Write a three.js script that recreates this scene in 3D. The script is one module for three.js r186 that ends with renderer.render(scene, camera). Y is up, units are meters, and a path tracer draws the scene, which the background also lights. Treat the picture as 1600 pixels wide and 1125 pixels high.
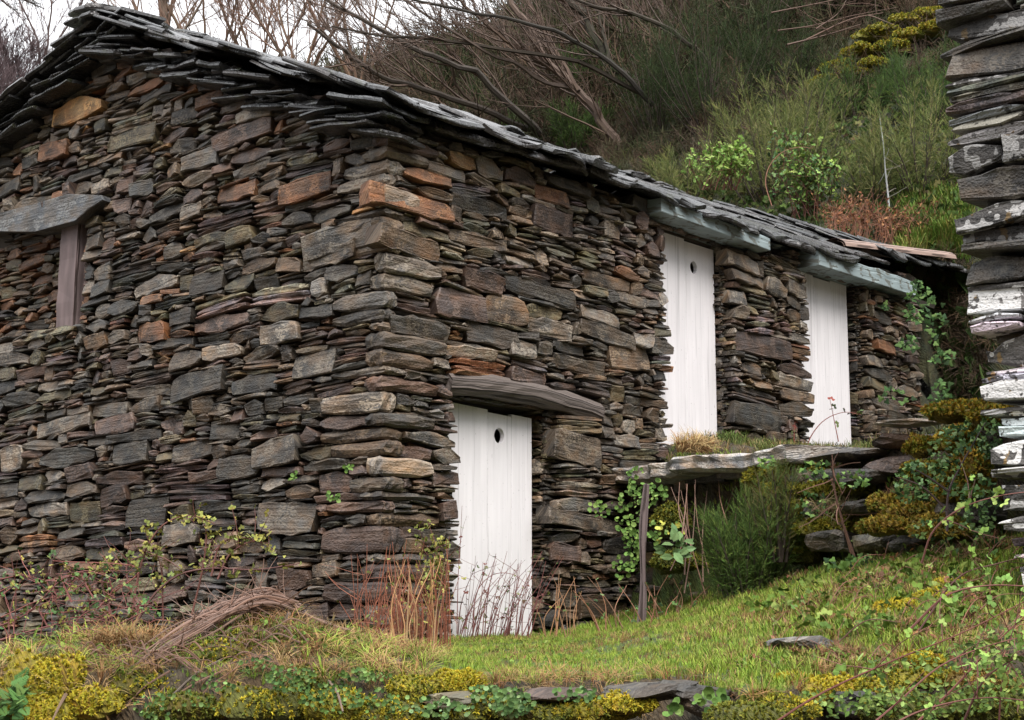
import * as THREE from 'three';
import { mergeGeometries } from 'three/addons/utils/BufferGeometryUtils.js';

// ---------------------------------------------------------------- camera, sky, sun, exposure
const scene = new THREE.Scene();
const camera = new THREE.PerspectiveCamera(27.48, 1024 / 720, 0.1, 600);
camera.position.set(0, 0.45, 0);
camera.rotation.x = THREE.MathUtils.degToRad(8.4);
camera.focus = 11.5;
const renderer = new THREE.WebGLRenderer();
renderer.toneMapping = THREE.LinearToneMapping;
renderer.toneMappingExposure = 2.7;
renderer.shadowMap.enabled = true;

{ // one even overcast sky: cloud, a little brighter overhead
  const W = 128, H = 64, d = new Float32Array(W * H * 4);
  for (let j = 0; j < H; j++) for (let i = 0; i < W; i++) {
    const el = ((j + 0.5) / H - 0.5) * Math.PI, s = Math.max(0, Math.sin(el));
    const L = el < 0 ? 0.3 : 0.40 + 0.62 * s, k = (j * W + i) * 4;
    d[k] = L * 0.985; d[k + 1] = L; d[k + 2] = L * 1.03; d[k + 3] = 1;
  }
  const sky = new THREE.DataTexture(d, W, H, THREE.RGBAFormat, THREE.FloatType);
  sky.mapping = THREE.EquirectangularReflectionMapping; sky.magFilter = THREE.LinearFilter; sky.needsUpdate = true;
  scene.background = sky; scene.environment = sky;
}
const sun = new THREE.DirectionalLight(0xfff7f0, 1.5);
sun.position.set(5, 24, 18);
sun.castShadow = true; sun.shadow.radius = 60;
Object.assign(sun.shadow.camera, { left: -30, right: 30, top: 30, bottom: -30, near: 1, far: 120 });
scene.add(sun); scene.add(sun.target);

// ---------------------------------------------------------------- helpers
const V = (x, y, z) => new THREE.Vector3(x, y, z);
function RNG(seed) { let a = seed >>> 0; return () => { a = (a + 0x6D2B79F5) | 0; let t = Math.imul(a ^ (a >>> 15), 1 | a); t = (t + Math.imul(t ^ (t >>> 7), 61 | t)) ^ t; return ((t ^ (t >>> 14)) >>> 0) / 4294967296; }; }
const ru = (r, a, b) => a + (b - a) * r();
const lerp = (a, b, t) => a + (b - a) * t;
const clamp = (x, a = 0, b = 1) => Math.min(b, Math.max(a, x));
const sstep = (a, b, x) => { const t = clamp((x - a) / (b - a)); return t * t * (3 - 2 * t); };
const pick = (r, arr) => arr[Math.min(arr.length - 1, Math.floor(r() * arr.length))];
const TAB = new Float32Array(65536); { const r = RNG(77); for (let i = 0; i < 65536; i++) TAB[i] = r(); }
const hsh = (x, y, s) => TAB[((x * 73 + y * 19349 + s * 8317) ^ (x * 3571 + (y << 4))) & 65535];
function vn(x, y, px, py, s) { // tiling value noise
  const xi = Math.floor(x), yi = Math.floor(y), fx = x - xi, fy = y - yi, u = fx * fx * (3 - 2 * fx), v = fy * fy * (3 - 2 * fy);
  const m = (a, p) => ((a % p) + p) % p, x0 = m(xi, px), x1 = m(xi + 1, px), y0 = m(yi, py), y1 = m(yi + 1, py);
  return lerp(lerp(hsh(x0, y0, s), hsh(x1, y0, s), u), lerp(hsh(x0, y1, s), hsh(x1, y1, s), u), v);
}
function fb(u, v, fx, fy, oct, s) { let a = 0, w = 0.5, t = 0; for (let i = 0; i < oct; i++) { a += w * vn(u * fx, v * fy, fx, fy, s + i * 31); t += w; w *= 0.5; fx *= 2; fy *= 2; } return a / t; }
const n2 = (x, z, s = 1) => fb(x, z, 4096, 4096, 1, s) * 2 - 1; // unused periods are large
function noise(x, z, s = 5) { return vn(x + 1000, z + 1000, 100000, 100000, s) * 2 - 1; }
function fnoise(x, z, o, s) { let a = 0, w = 0.5; for (let i = 0; i < o; i++) { a += w * noise(x, z, s + i * 17); w *= 0.5; x *= 2.03; z *= 2.03; } return a; }
const enc = (c) => Math.round(255 * (c <= 0.0031308 ? 12.92 * c : 1.055 * Math.pow(clamp(c), 1 / 2.4) - 0.055));
function colTex(N, M, f) {
  const d = new Uint8Array(N * M * 4);
  for (let j = 0; j < M; j++) for (let i = 0; i < N; i++) { const c = f((i + 0.5) / N, (j + 0.5) / M), k = (j * N + i) * 4; d[k] = enc(clamp(c[0])); d[k + 1] = enc(clamp(c[1])); d[k + 2] = enc(clamp(c[2])); d[k + 3] = 255; }
  const t = new THREE.DataTexture(d, N, M); t.colorSpace = THREE.SRGBColorSpace; t.wrapS = t.wrapT = THREE.RepeatWrapping; t.magFilter = THREE.LinearFilter; t.needsUpdate = true; return t;
}
function valTex(N, M, f) {
  const d = new Uint8Array(N * M * 4);
  for (let j = 0; j < M; j++) for (let i = 0; i < N; i++) { const c = Math.round(255 * clamp(f((i + 0.5) / N, (j + 0.5) / M))), k = (j * N + i) * 4; d[k] = d[k + 1] = d[k + 2] = c; d[k + 3] = 255; }
  const t = new THREE.DataTexture(d, N, M); t.wrapS = t.wrapT = THREE.RepeatWrapping; t.magFilter = THREE.LinearFilter; t.needsUpdate = true; return t;
}
const rep = (t, x, y = x) => { const c = t.clone(); c.repeat.set(x, y); c.needsUpdate = true; return c; };

// triangle collector, flat shaded
class GB {
  constructor() { this.p = []; this.u = []; this.c = []; this.col = [1, 1, 1]; }
  v(p, u) { this.p.push(p.x, p.y, p.z); this.u.push(u[0], u[1]); this.c.push(this.col[0], this.col[1], this.col[2]); }
  tri(a, b, c, ua, ub, uc) { this.v(a, ua); this.v(b, ub); this.v(c, uc); }
  quad(a, b, c, d, ua, ub, uc, ud) { this.tri(a, b, c, ua, ub, uc); this.tri(a, c, d, ua, uc, ud); }
  // tube through points with radii
  tube(pts, rad, sides, uvs = 1) {
    let prev = null, L = 0, ref = V(0.31, 0.2, 0.93).normalize();
    for (let i = 0; i < pts.length; i++) {
      const d = V().subVectors(pts[Math.min(i + 1, pts.length - 1)], pts[Math.max(i - 1, 0)]).normalize();
      if (Math.abs(d.dot(ref)) > 0.9) ref = V(1, 0.1, 0).normalize();
      const x = V().crossVectors(d, ref).normalize(), y = V().crossVectors(d, x).normalize(); // note: keeps ref
      if (i) L += pts[i].distanceTo(pts[i - 1]);
      const ring = []; for (let k = 0; k <= sides; k++) { const a = -k / sides * Math.PI * 2; ring.push([V().copy(pts[i]).addScaledVector(x, Math.cos(a) * rad[i]).addScaledVector(y, Math.sin(a) * rad[i]), [k / sides * uvs, L]]); }
      if (prev) for (let k = 0; k < sides; k++) this.quad(prev[k][0], prev[k + 1][0], ring[k + 1][0], ring[k][0], prev[k][1], prev[k + 1][1], ring[k + 1][1], ring[k][1]);
      prev = ring;
    }
  }
  geo(smooth = false) {
    const g = new THREE.BufferGeometry();
    g.setAttribute('position', new THREE.Float32BufferAttribute(this.p, 3));
    g.setAttribute('uv', new THREE.Float32BufferAttribute(this.u, 2));
    g.setAttribute('color', new THREE.Float32BufferAttribute(this.c, 3));
    g.computeVertexNormals();
    return g;
  }
  get n() { return this.p.length / 9; }
}
function mesh(name, g, m, parent) { const o = new THREE.Mesh(g, m); o.name = name; o.castShadow = o.receiveShadow = true; parent.add(o); return o; }
const used = {};
function numbered(name) { used[name] = (used[name] ?? -1) + 1; return used[name] ? name + '_' + String(used[name]).padStart(3, '0') : name; }
function thing(name, label, category, pos = [0, 0, 0], group, turn = 0) {
  const o = new THREE.Group(); o.name = numbered(name); o.position.set(...pos); o.rotation.y = turn; scene.add(o);
  o.userData = { label, category }; if (group) o.userData.group = group; return o;
}
function struct(name, g, m) { const o = mesh(name, g, m, scene); o.userData = { label: name.replace(/_/g, ' '), kind: 'structure' }; return o; }
function stuff(o) { o.userData.kind = 'stuff'; return o; }

// ---------------------------------------------------------------- the survey: photograph pixel -> place
const F = 2300, TH = THREE.MathUtils.degToRad(8.4), EYE = V(0, 0.45, 0);
function ray(px, py) { const x = (px - 800) / F, u = (562.5 - py) / F; return V(x, Math.sin(TH) + u * Math.cos(TH), -Math.cos(TH) + u * Math.sin(TH)); }
function at(px, py, depth) { const r = ray(px, py); return r.multiplyScalar(depth / -r.z).add(EYE); }
const YAW = THREE.MathUtils.degToRad(39.6), C0 = V(-0.914, 0, -10.4);
const dR = V(Math.sin(YAW), 0, -Math.cos(YAW)), nR = V(Math.cos(YAW), 0, Math.sin(YAW));
const TURN = Math.PI / 2 - YAW;                      // house frame: x along the front wall, z out of it, gable at x = 0
const toHouse = (p) => { const q = V().subVectors(p, C0); return V(q.dot(dR), q.y, q.dot(nR)); };
const fromHouse = (t, y, n) => V(C0.x + dR.x * t + nR.x * n, y, C0.z + dR.z * t + nR.z * n);
function onGable(px, py) { const r = ray(px, py), k = V().subVectors(C0, EYE).dot(dR) / r.dot(dR); return toHouse(r.multiplyScalar(k).add(EYE)); }  // z, y
function onFront(px, py) { const r = ray(px, py), k = V().subVectors(C0, EYE).dot(nR) / r.dot(nR); return toHouse(r.multiplyScalar(k).add(EYE)); }  // x, y
// ---------------------------------------------------------------- textures and materials
const T = {};
T.stone = colTex(1024, 1024, (u, v) => { // multiplies the stone's own colour
  const fol = fb(u, v, 5, 40, 4, 3), mot = fb(u, v, 6, 8, 5, 11), gr = fb(u, v, 160, 180, 2, 17), warm = fb(u, v, 9, 12, 4, 23);
  let b = 0.28 + 0.42 * (fol - 0.5) + 0.75 * (mot - 0.5) + 0.24 * (gr - 0.5) + 0.12;
  const sp = fb(u, v, 110, 120, 2, 29) > 0.715 ? 0.42 : 0;
  const li = sstep(0.53, 0.64, fb(u, v, 9, 12, 5, 41)) * sstep(0.36, 0.56, fb(u, v, 70, 80, 2, 43));
  const w = Math.max(-0.10, (warm - 0.46) * 0.95);
  let r = b * (1 + w), g = b * (1 + w * 0.15), bl = b * (1 - w * 0.75);
  const k = clamp(li * 0.75 + sp);
  return [lerp(r, 0.92, k), lerp(g, 0.93, k), lerp(bl, 0.88, k)];
});
T.stoneBump = valTex(1024, 1024, (u, v) => 0.50 * fb(u, v, 4, 60, 5, 7) + 0.16 * fb(u, v, 20, 26, 5, 13) + 0.34 * fb(u, v, 100, 120, 2, 19));
T.lichen = colTex(1024, 1024, (u, v) => { // dark wet schist with big crusty white patches
  const mot = fb(u, v, 6, 10, 5, 61), gr = fb(u, v, 140, 160, 2, 63), fol = fb(u, v, 5, 40, 4, 67);
  const b = 0.115 + 0.22 * (mot - 0.5) + 0.14 * (gr - 0.5) + 0.2 * (fol - 0.5);
  const big = sstep(0.56, 0.585, fb(u, v, 5, 7, 3, 71) + 0.14 * (fb(u, v, 60, 70, 3, 73) - 0.5)) * sstep(0.30, 0.40, fb(u, v, 46, 52, 3, 83));
  const dots = sstep(0.70, 0.73, fb(u, v, 26, 32, 1, 79));
  const och = sstep(0.70, 0.76, fb(u, v, 17, 20, 3, 89)) * 0.7;
  const k = clamp(Math.max(big * (0.72 + 0.28 * gr), dots * 0.8));
  const o = [lerp(b * 1.06, 0.36, och), lerp(b, 0.22, och), lerp(b * 0.96, 0.06, och)];
  return [lerp(o[0], 0.92, k), lerp(o[1], 0.92, k), lerp(o[2], 0.92, k)];
});
T.slate = colTex(512, 512, (u, v) => { const b = 0.42 + 0.5 * (fb(u, v, 8, 8, 5, 101) - 0.5) + 0.3 * (fb(u, v, 70, 70, 2, 103) - 0.5); const m = sstep(0.62, 0.75, fb(u, v, 6, 6, 5, 107)) * 0.6, l = sstep(0.70, 0.73, fb(u, v, 30, 30, 3, 109)) * 0.5; return [lerp(lerp(b, 0.30, m), 0.9, l), lerp(lerp(b, 0.34, m), 0.9, l), lerp(lerp(b * 1.02, 0.12, m), 0.88, l)]; });
T.slateBump = valTex(512, 512, (u, v) => 0.6 * fb(u, v, 5, 5, 6, 113) + 0.4 * fb(u, v, 40, 40, 3, 127));
T.wood = colTex(512, 512, (u, v) => { // grain runs along v
  const g = fb(u, v, 60, 3, 4, 131), w = fb(u, v, 16, 2, 3, 137), cr = sstep(0.66, 0.72, fb(u, v, 44, 2, 3, 139)); const b = 0.62 + 0.5 * (g - 0.5) + 0.4 * (w - 0.5); return [b * (1 - 0.75 * cr), b * 0.98 * (1 - 0.78 * cr), b * 0.97 * (1 - 0.8 * cr)]; });
T.woodBump = valTex(512, 512, (u, v) => 0.55 * fb(u, v, 60, 3, 4, 131) + 0.45 * (1 - sstep(0.62, 0.72, fb(u, v, 44, 2, 3, 139))));
T.paint = colTex(512, 512, (u, v) => { const a = fb(u, v, 50, 3, 3, 149), m = fb(u, v, 5, 4, 5, 151), sp = fb(u, v, 90, 90, 1, 153) > 0.965 ? 0.35 : 0, dr = sstep(0.68, 0.8, fb(u, v, 36, 2, 4, 157)) * 0.16; const b = 0.92 + 0.12 * (a - 0.5) + 0.20 * (m - 0.5) - sp - dr * 1.5; return [b, b * 0.985, b * 0.98]; });
T.blue = colTex(512, 512, (u, v) => { const a = fb(u, v, 50, 4, 4, 163), m = fb(u, v, 6, 6, 5, 167), ch = sstep(0.62, 0.66, fb(u, v, 26, 14, 4, 173)) * 0.8; const b = 0.8 + 0.3 * (a - 0.5) + 0.4 * (m - 0.5); return [lerp(b, 0.34, ch), lerp(b, 0.27, ch), lerp(b, 0.21, ch)]; });
T.soil = colTex(1024, 1024, (u, v) => { const m = fb(u, v, 10, 10, 6, 181), g = fb(u, v, 150, 150, 2, 191), w = fb(u, v, 24, 24, 4, 193); const b = 0.5 + 0.7 * (m - 0.5) + 0.5 * (g - 0.5); return [b * (1 + (w - 0.5) * 0.5), b, b * (1 - (w - 0.5) * 0.6)]; });
T.soilBump = valTex(1024, 1024, (u, v) => 0.5 * fb(u, v, 16, 16, 6, 181) + 0.5 * fb(u, v, 120, 120, 3, 191));
T.moss = colTex(512, 512, (u, v) => { const m = fb(u, v, 7, 7, 5, 211), g = fb(u, v, 90, 90, 2, 223); const b = 0.6 + 0.5 * (m - 0.5) + 0.7 * (g - 0.5), o = sstep(0.52, 0.7, fb(u, v, 5, 5, 4, 227)); return [b * (1 + 0.25 * o), b * (1 - 0.1 * o), b * (1 - 0.3 * o)]; });
T.mossBump = valTex(512, 512, (u, v) => 0.4 * fb(u, v, 18, 18, 4, 229) + 0.6 * fb(u, v, 90, 90, 2, 233));
T.bark = colTex(256, 256, (u, v) => { const g = fb(u, v, 16, 5, 4, 239), l = sstep(0.62, 0.72, fb(u, v, 6, 6, 4, 241)); const b = 0.6 + 0.7 * (g - 0.5); return [lerp(b, 0.75, l * 0.5), lerp(b, 0.78, l * 0.5), lerp(b, 0.6, l * 0.5)]; });

const std = (o) => new THREE.MeshStandardMaterial(o);
const vc = { vertexColors: true };
const M = {
  stone: std({ ...vc, map: T.stone, bumpMap: T.stoneBump, bumpScale: 0.015, roughness: 0.58 }),
  lichenStone: std({ ...vc, map: T.lichen, bumpMap: T.stoneBump, bumpScale: 0.016, roughness: 0.72 }),
  slate: std({ ...vc, map: T.slate, bumpMap: T.slateBump, bumpScale: 0.02, roughness: 0.26 }),
  core: std({ color: new THREE.Color().setRGB(0.105, 0.09, 0.075), roughness: 1 }),
  door: std({ color: new THREE.Color().setRGB(0.86, 0.855, 0.885), map: T.paint, bumpMap: T.woodBump, bumpScale: 0.002, roughness: 0.6 }),
  timber: std({ color: new THREE.Color().setRGB(0.205, 0.172, 0.155), map: T.wood, bumpMap: T.woodBump, bumpScale: 0.02, roughness: 0.8 }),
  post: std({ color: new THREE.Color().setRGB(0.25, 0.19, 0.19), map: T.wood, bumpMap: T.woodBump, bumpScale: 0.012, roughness: 0.8 }),
  bluePaint: std({ color: new THREE.Color().setRGB(0.33, 0.41, 0.425), map: T.blue, bumpMap: T.woodBump, bumpScale: 0.006, roughness: 0.65 }),
  plank: std({ color: new THREE.Color().setRGB(0.42, 0.30, 0.25), map: T.wood, bumpMap: T.woodBump, bumpScale: 0.006, roughness: 0.7 }),
  soil: std({ ...vc, map: T.soil, bumpMap: T.soilBump, bumpScale: 0.05, roughness: 0.95 }),
  moss: std({ ...vc, map: T.moss, bumpMap: T.mossBump, bumpScale: 0.03, roughness: 1 }),
  bark: std({ ...vc, map: T.bark, roughness: 0.85 }),
  twig: std({ ...vc, roughness: 0.8 }),
  leaf: new THREE.MeshPhysicalMaterial({ color: 0xffffff, roughness: 0.75, specularIntensity: 0.3, side: THREE.DoubleSide }),
  dryLeaf: new THREE.MeshPhysicalMaterial({ color: 0xffffff, roughness: 0.9, specularIntensity: 0.2, side: THREE.DoubleSide }),
  iron: std({ color: new THREE.Color().setRGB(0.02, 0.02, 0.02), roughness: 0.8 }),
};

// ---------------------------------------------------------------- ground
// house frame of a ground point
const hx = (x, z) => (x - C0.x) * dR.x + (z - C0.z) * dR.z, hz = (x, z) => (x - C0.x) * nR.x + (z - C0.z) * nR.z;
const LA = fromHouse(3.15, 0, -0.2), LB = V(2.12, 0, -10.55), LD = V(2.75, 0, -8.6);
function side(P, A, B) { const dx = B.x - A.x, dz = B.z - A.z, L = Math.hypot(dx, dz); return ((P.x - A.x) * -dz + (P.z - A.z) * dx) / L; }
function terraceIn(x, z) { const P = { x, z }; const e1 = -side(P, LA, LB), e2 = -side(P, LB, LD); return [e1, e2]; }
const edgeD = (x) => 6.45 + 0.22 * noise(x * 1.3, 3, 8) + (x > 0.9 ? (x - 0.9) * 0.18 : 0) - 0.75 * Math.exp(-(((x - 1.03) / 0.2) ** 2));
function height(x, z) {
  const d = -z, t = hx(x, z), n = hz(x, z);
  let y = 0.03 * fnoise(x * 2, z * 2, 3, 21);
  y += 0.225 * Math.pow(Math.max(0, x - 0.35), 1.25) * sstep(5.9, 8.6, d) * (1 - 0.35 * sstep(2.2, 4, x));
  y += -0.12 * sstep(0, -2, x) * sstep(7.3, 9, d);
  // bank along the front edge, left
  y += (0.27 * Math.exp(-(((x + 1.15) / 0.6) ** 2)) + 0.10 * Math.exp(-(((x + 2.1) / 0.45) ** 2))) * Math.exp(-(((d - 7.0) / 0.55) ** 2));
  y += 0.06 * fnoise(x * 3.1, z * 3.1, 2, 33) * sstep(7.6, 6.8, d);
  // drop of the foreground wall
  const e = edgeD(x); y -= 1.35 * sstep(e, e - 0.42, d) + 0.25 * sstep(6, 3, d);
  // terrace before the upper doors
  if (d > 7.5) {
    const [e1, e2] = terraceIn(x, z);
    const k = sstep(7.6, 8.4, d) * Math.min(sstep(-0.02, 0.16, e1), sstep(-0.75, 0.35, e2 + 0.12 * noise(x * 2, z * 2, 9)));
    const top = 1.36 + 0.28 * sstep(2.3, 0.2, n) + 0.06 * clamp(t - 4.6, 0, 4) + 0.03 * fnoise(x * 3, z * 3, 2, 44);
    y = lerp(y, top, k);
  }
  if (z > 9) { y += 0.62 * Math.min(z - 9, 60) * sstep(9, 16, z) + 0.8 * fnoise(x * 0.1, z * 0.1, 3, 90); return y; } // the far side of the valley
  if (x > 7 && d < 14) y += 0.7 * (Math.min(x, 60) - 7) * sstep(7, 12, x);
  // hillside
  const s = (x - 5.3) * 0.6 + (d - 18) * 0.8;
  let h = 4.3 + 0.75 * s; const cap = 15.8 + 0.06 * x + 1.2 * fnoise(x * 0.05, z * 0.05, 2, 52);
  h = h > cap ? cap + (h - cap) * 0.05 : h;
  h += 0.35 * fnoise(x * 0.5, z * 0.5, 3, 61) * sstep(14, 20, d);
  const front = sstep(-0.1, -0.5, n), end = sstep(10.15, 10.6, t);
  const inside = (t > 0.3 && t < 9.9 && n < -0.3 && n > -6.2);
  const hm = Math.max(front * (inside ? 0 : 1), end);
  if (d > 9) y = Math.max(y, lerp(y, h, hm));
  if (inside) y = -0.2;
  return y;
}
function axis(a, b, fine0, fine1, step) {
  const out = []; let s = step, x = fine0; const left = [];
  while (x > a) { s *= 1.16; x -= s; left.push(x); } out.push(...left.reverse());
  for (x = fine0; x <= fine1; x += step) out.push(x);
  s = step; x = out[out.length - 1]; while (x < b) { s *= 1.16; x += s; out.push(x); } return out;
}
{
  const X = axis(-160, 160, -5, 8, 0.075), Z = axis(-170, 60, -20, -4.5, 0.075);
  const nx = X.length, nz = Z.length, p = new Float32Array(nx * nz * 3), u = new Float32Array(nx * nz * 2), c = new Float32Array(nx * nz * 3);
  for (let j = 0; j < nz; j++) for (let i = 0; i < nx; i++) {
    const k = j * nx + i, x = X[i], z = Z[j], y = height(x, z), d = -z;
    p.set([x, y, z], k * 3); u.set([x * 0.7 + y * 0.35, z * 0.7 + y * 0.6], k * 2);
    const lawn = sstep(-1.3, -0.6, x) * sstep(edgeD(x) + 0.1, edgeD(x) + 0.4, d) * (hz(x, z) > -0.2 ? 1 : 0) * sstep(0.9, 0.5, y);
    const q = fnoise(x * 1.2, z * 1.2, 3, 71), hill = sstep(13, 17, d);
    const A = [0.070, 0.052, 0.030], B = [0.085, 0.125, 0.028], D = [0.052, 0.056, 0.028];
    for (let m = 0; m < 3; m++) c[k * 3 + m] = 1.6 * lerp(lerp(A[m] * (1 + 0.5 * q), B[m] * (1 + 0.3 * q), lawn), D[m] * (1 + 0.5 * q), hill);
  }
  const idx = []; for (let j = 0; j < nz - 1; j++) for (let i = 0; i < nx - 1; i++) { const a = j * nx + i, b = a + 1, e = a + nx, f = e + 1; idx.push(a, e, b, b, e, f); }
  const g = new THREE.BufferGeometry(); g.setAttribute('position', new THREE.BufferAttribute(p, 3)); g.setAttribute('uv', new THREE.BufferAttribute(u, 2)); g.setAttribute('color', new THREE.BufferAttribute(c, 3)); g.setIndex(idx); g.computeVertexNormals();
  struct('ground', g, M.soil).userData.label = 'earth and turf of the terrace, bank and hillside';
}
// ---------------------------------------------------------------- stones
const PAL = { // base colours before the stone texture (which averages about 0.42)
  grey: [0.187, 0.155, 0.125], dark: [0.095, 0.084, 0.071], light: [0.334, 0.280, 0.230], purple: [0.159, 0.107, 0.087], rust: [0.270, 0.135, 0.070], ochre: [0.620, 0.370, 0.167], olive: [0.179, 0.148, 0.089], brown: [0.209, 0.149, 0.102],
};
const colour = (r, name, j = 0.16) => { const k = 1 + ru(r, -j, j) * 2.2, h = ru(r, -0.04, 0.04), p = PAL[name]; return [p[0] * k * (1 + h), p[1] * k, p[2] * k * (1 - h)]; };
function outline(r, u0, v0, u1, v1, style) { // counter-clockwise, ragged
  const w = u1 - u0, h = v1 - v0, tl = style === 'block' ? ru(r, 0, 0.12) : ru(r, 0, 0.58), tr = style === 'block' ? ru(r, 0, 0.12) : ru(r, 0, 0.58), bl = style === 'block' ? ru(r, 0, 0.1) : ru(r, 0, 0.34), br = style === 'block' ? ru(r, 0, 0.1) : ru(r, 0, 0.34);
  const a = Math.min(0.013, h * 0.15), sl = ru(r, -0.5, 0.5) * Math.min(h, w * 0.5), sr = ru(r, -0.5, 0.5) * Math.min(h, w * 0.5);
  const n = Math.max(2, Math.min(6, Math.round(w / 0.10))), P = [];
  const reach = Math.min(w * 0.42, h * ru(r, 0.8, 3.2)); // how far an end tapers
  const drop = (u, l, rr) => { const a0 = Math.max(0, 1 - (u - u0) / reach), a1 = Math.max(0, 1 - (u1 - u) / reach); return l * a0 + rr * a1; };
  for (let i = 0; i <= n; i++) { let u = lerp(u0, u1, i / n); if (i && i < n) u += ru(r, -0.4, 0.4) * w / n; P.push([u + (i === 0 ? Math.max(0, sl) * 0.5 : i === n ? Math.min(0, sr) * 0.5 : 0), v0 + h * drop(u, bl, br) + ru(r, -a, a)]); }
  if (h > 0.05) P.push([u1 + ru(r, -0.012, 0.010), lerp(v0, v1, ru(r, 0.35, 0.65))]);
  for (let i = n; i >= 0; i--) { let u = lerp(u0, u1, i / n); if (i && i < n) u += ru(r, -0.3, 0.3) * w / n; P.push([u + (i === 0 ? Math.max(0, -sl) * 0.5 : i === n ? Math.min(0, -sr) * 0.5 : 0), v1 - h * drop(u, tl, tr) + ru(r, -a, a)]); }
  if (h > 0.05) P.push([u0 + ru(r, -0.010, 0.012), lerp(v0, v1, ru(r, 0.35, 0.65))]);
  return P;
}
// one stone: ragged outline pushed back to `depth`, chipped rim, cleft face; map(u, v, w) gives its place
function stoneInto(gb, r, P, w0, depth, map, uo) {
  const n = P.length; let cu = 0, cv = 0, lo = [9, 9], hi = [-9, -9];
  for (const q of P) { cu += q[0] / n; cv += q[1] / n; for (let m = 0; m < 2; m++) { lo[m] = Math.min(lo[m], q[m]); hi[m] = Math.max(hi[m], q[m]); } }
  const hw = (hi[0] - lo[0]) / 2 + 1e-3, hh = (hi[1] - lo[1]) / 2 + 1e-3, b = Math.min(0.007, hh * 0.3), tu = ru(r, -0.03, 0.03) / Math.max(hw, 0.08), tv = ru(r, -0.02, 0.014) / Math.max(hh, 0.04);
  const A = [], B = [], E = [];
  for (const [u, v] of P) {
    const su = u - cu, sv = v - cv;
    A.push([u, v, w0 - b * ru(r, 0.5, 1.3) + tu * su + tv * sv]);
    B.push([cu + su * (1 - b * ru(r, 0.6, 2.4) / hw), cv + sv * (1 - b * ru(r, 0.6, 2.4) / hh), w0 + tu * su + tv * sv + ru(r, -0.009, 0.009)]);
    E.push([cu + su * 0.9, cv + sv * 0.9, w0 - depth]);
  }
  const pt = (q) => map(q[0], q[1], q[2]), uv = (q, k = 0) => [(q[0] + uo[0]), (q[1] + uo[1] + k * (w0 - q[2]))];
  for (let i = 0; i < n; i++) {
    const j = (i + 1) % n;
    gb.quad(pt(E[i]), pt(E[j]), pt(A[j]), pt(A[i]), uv(E[i], 1), uv(E[j], 1), uv(A[j], 1), uv(A[i], 1));
    gb.quad(pt(A[i]), pt(A[j]), pt(B[j]), pt(B[i]), uv(A[i]), uv(A[j]), uv(B[j]), uv(B[i]));
  }
  const f = THREE.ShapeUtils.triangulateShape(B.map((q) => new THREE.Vector2(q[0], q[1])), []);
  for (const [i, j, k] of f) gb.tri(pt(B[i]), pt(B[j]), pt(B[k]), uv(B[i]), uv(B[j]), uv(B[k]));
}
function stoneGeo(r, rect, w0, depth, map, col, opt = {}) {
  const gb = new GB(), [u0, v0, u1, v1] = rect, h = v1 - v0, w = u1 - u0, uo = [ru(r, 0, 20), ru(r, 0, 20)];
  gb.col = col;
  const ang = ru(r, -0.075, 0.075) * (opt.tilt ?? 1) + (opt.lean ?? 0), cu = (u0 + u1) / 2, cv = (v0 + v1) / 2, ca = Math.cos(ang), sa = Math.sin(ang);
  const m2 = (u, v, q) => map(cu + (u - cu) * ca - (v - cv) * sa, cv + (u - cu) * sa + (v - cv) * ca, q);
  const style = opt.style ?? (r() < 0.34 ? 'block' : 'wedge');
  if (h > 0.06 && w > 0.16 && r() < (opt.layered ?? 0.34)) { // cleaving into leaves
    const n = h > 0.1 ? 3 : 2; let v = v0;
    for (let i = 0; i < n; i++) { const vv = i === n - 1 ? v1 : v + h / n * ru(r, 0.7, 1.3); gb.col = col.map((c) => c * ru(r, 0.85, 1.12)); stoneInto(gb, r, outline(r, u0 + ru(r, 0, 0.05), v + 0.001, u1 - ru(r, 0, 0.05), vv - 0.001, 'wedge'), w0 + ru(r, -0.014, 0.008), depth, m2, uo); v = vv; }
  } else stoneInto(gb, r, outline(r, u0, v0, u1, v1, style), w0, depth, m2, uo);
  return gb.geo();
}
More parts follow.
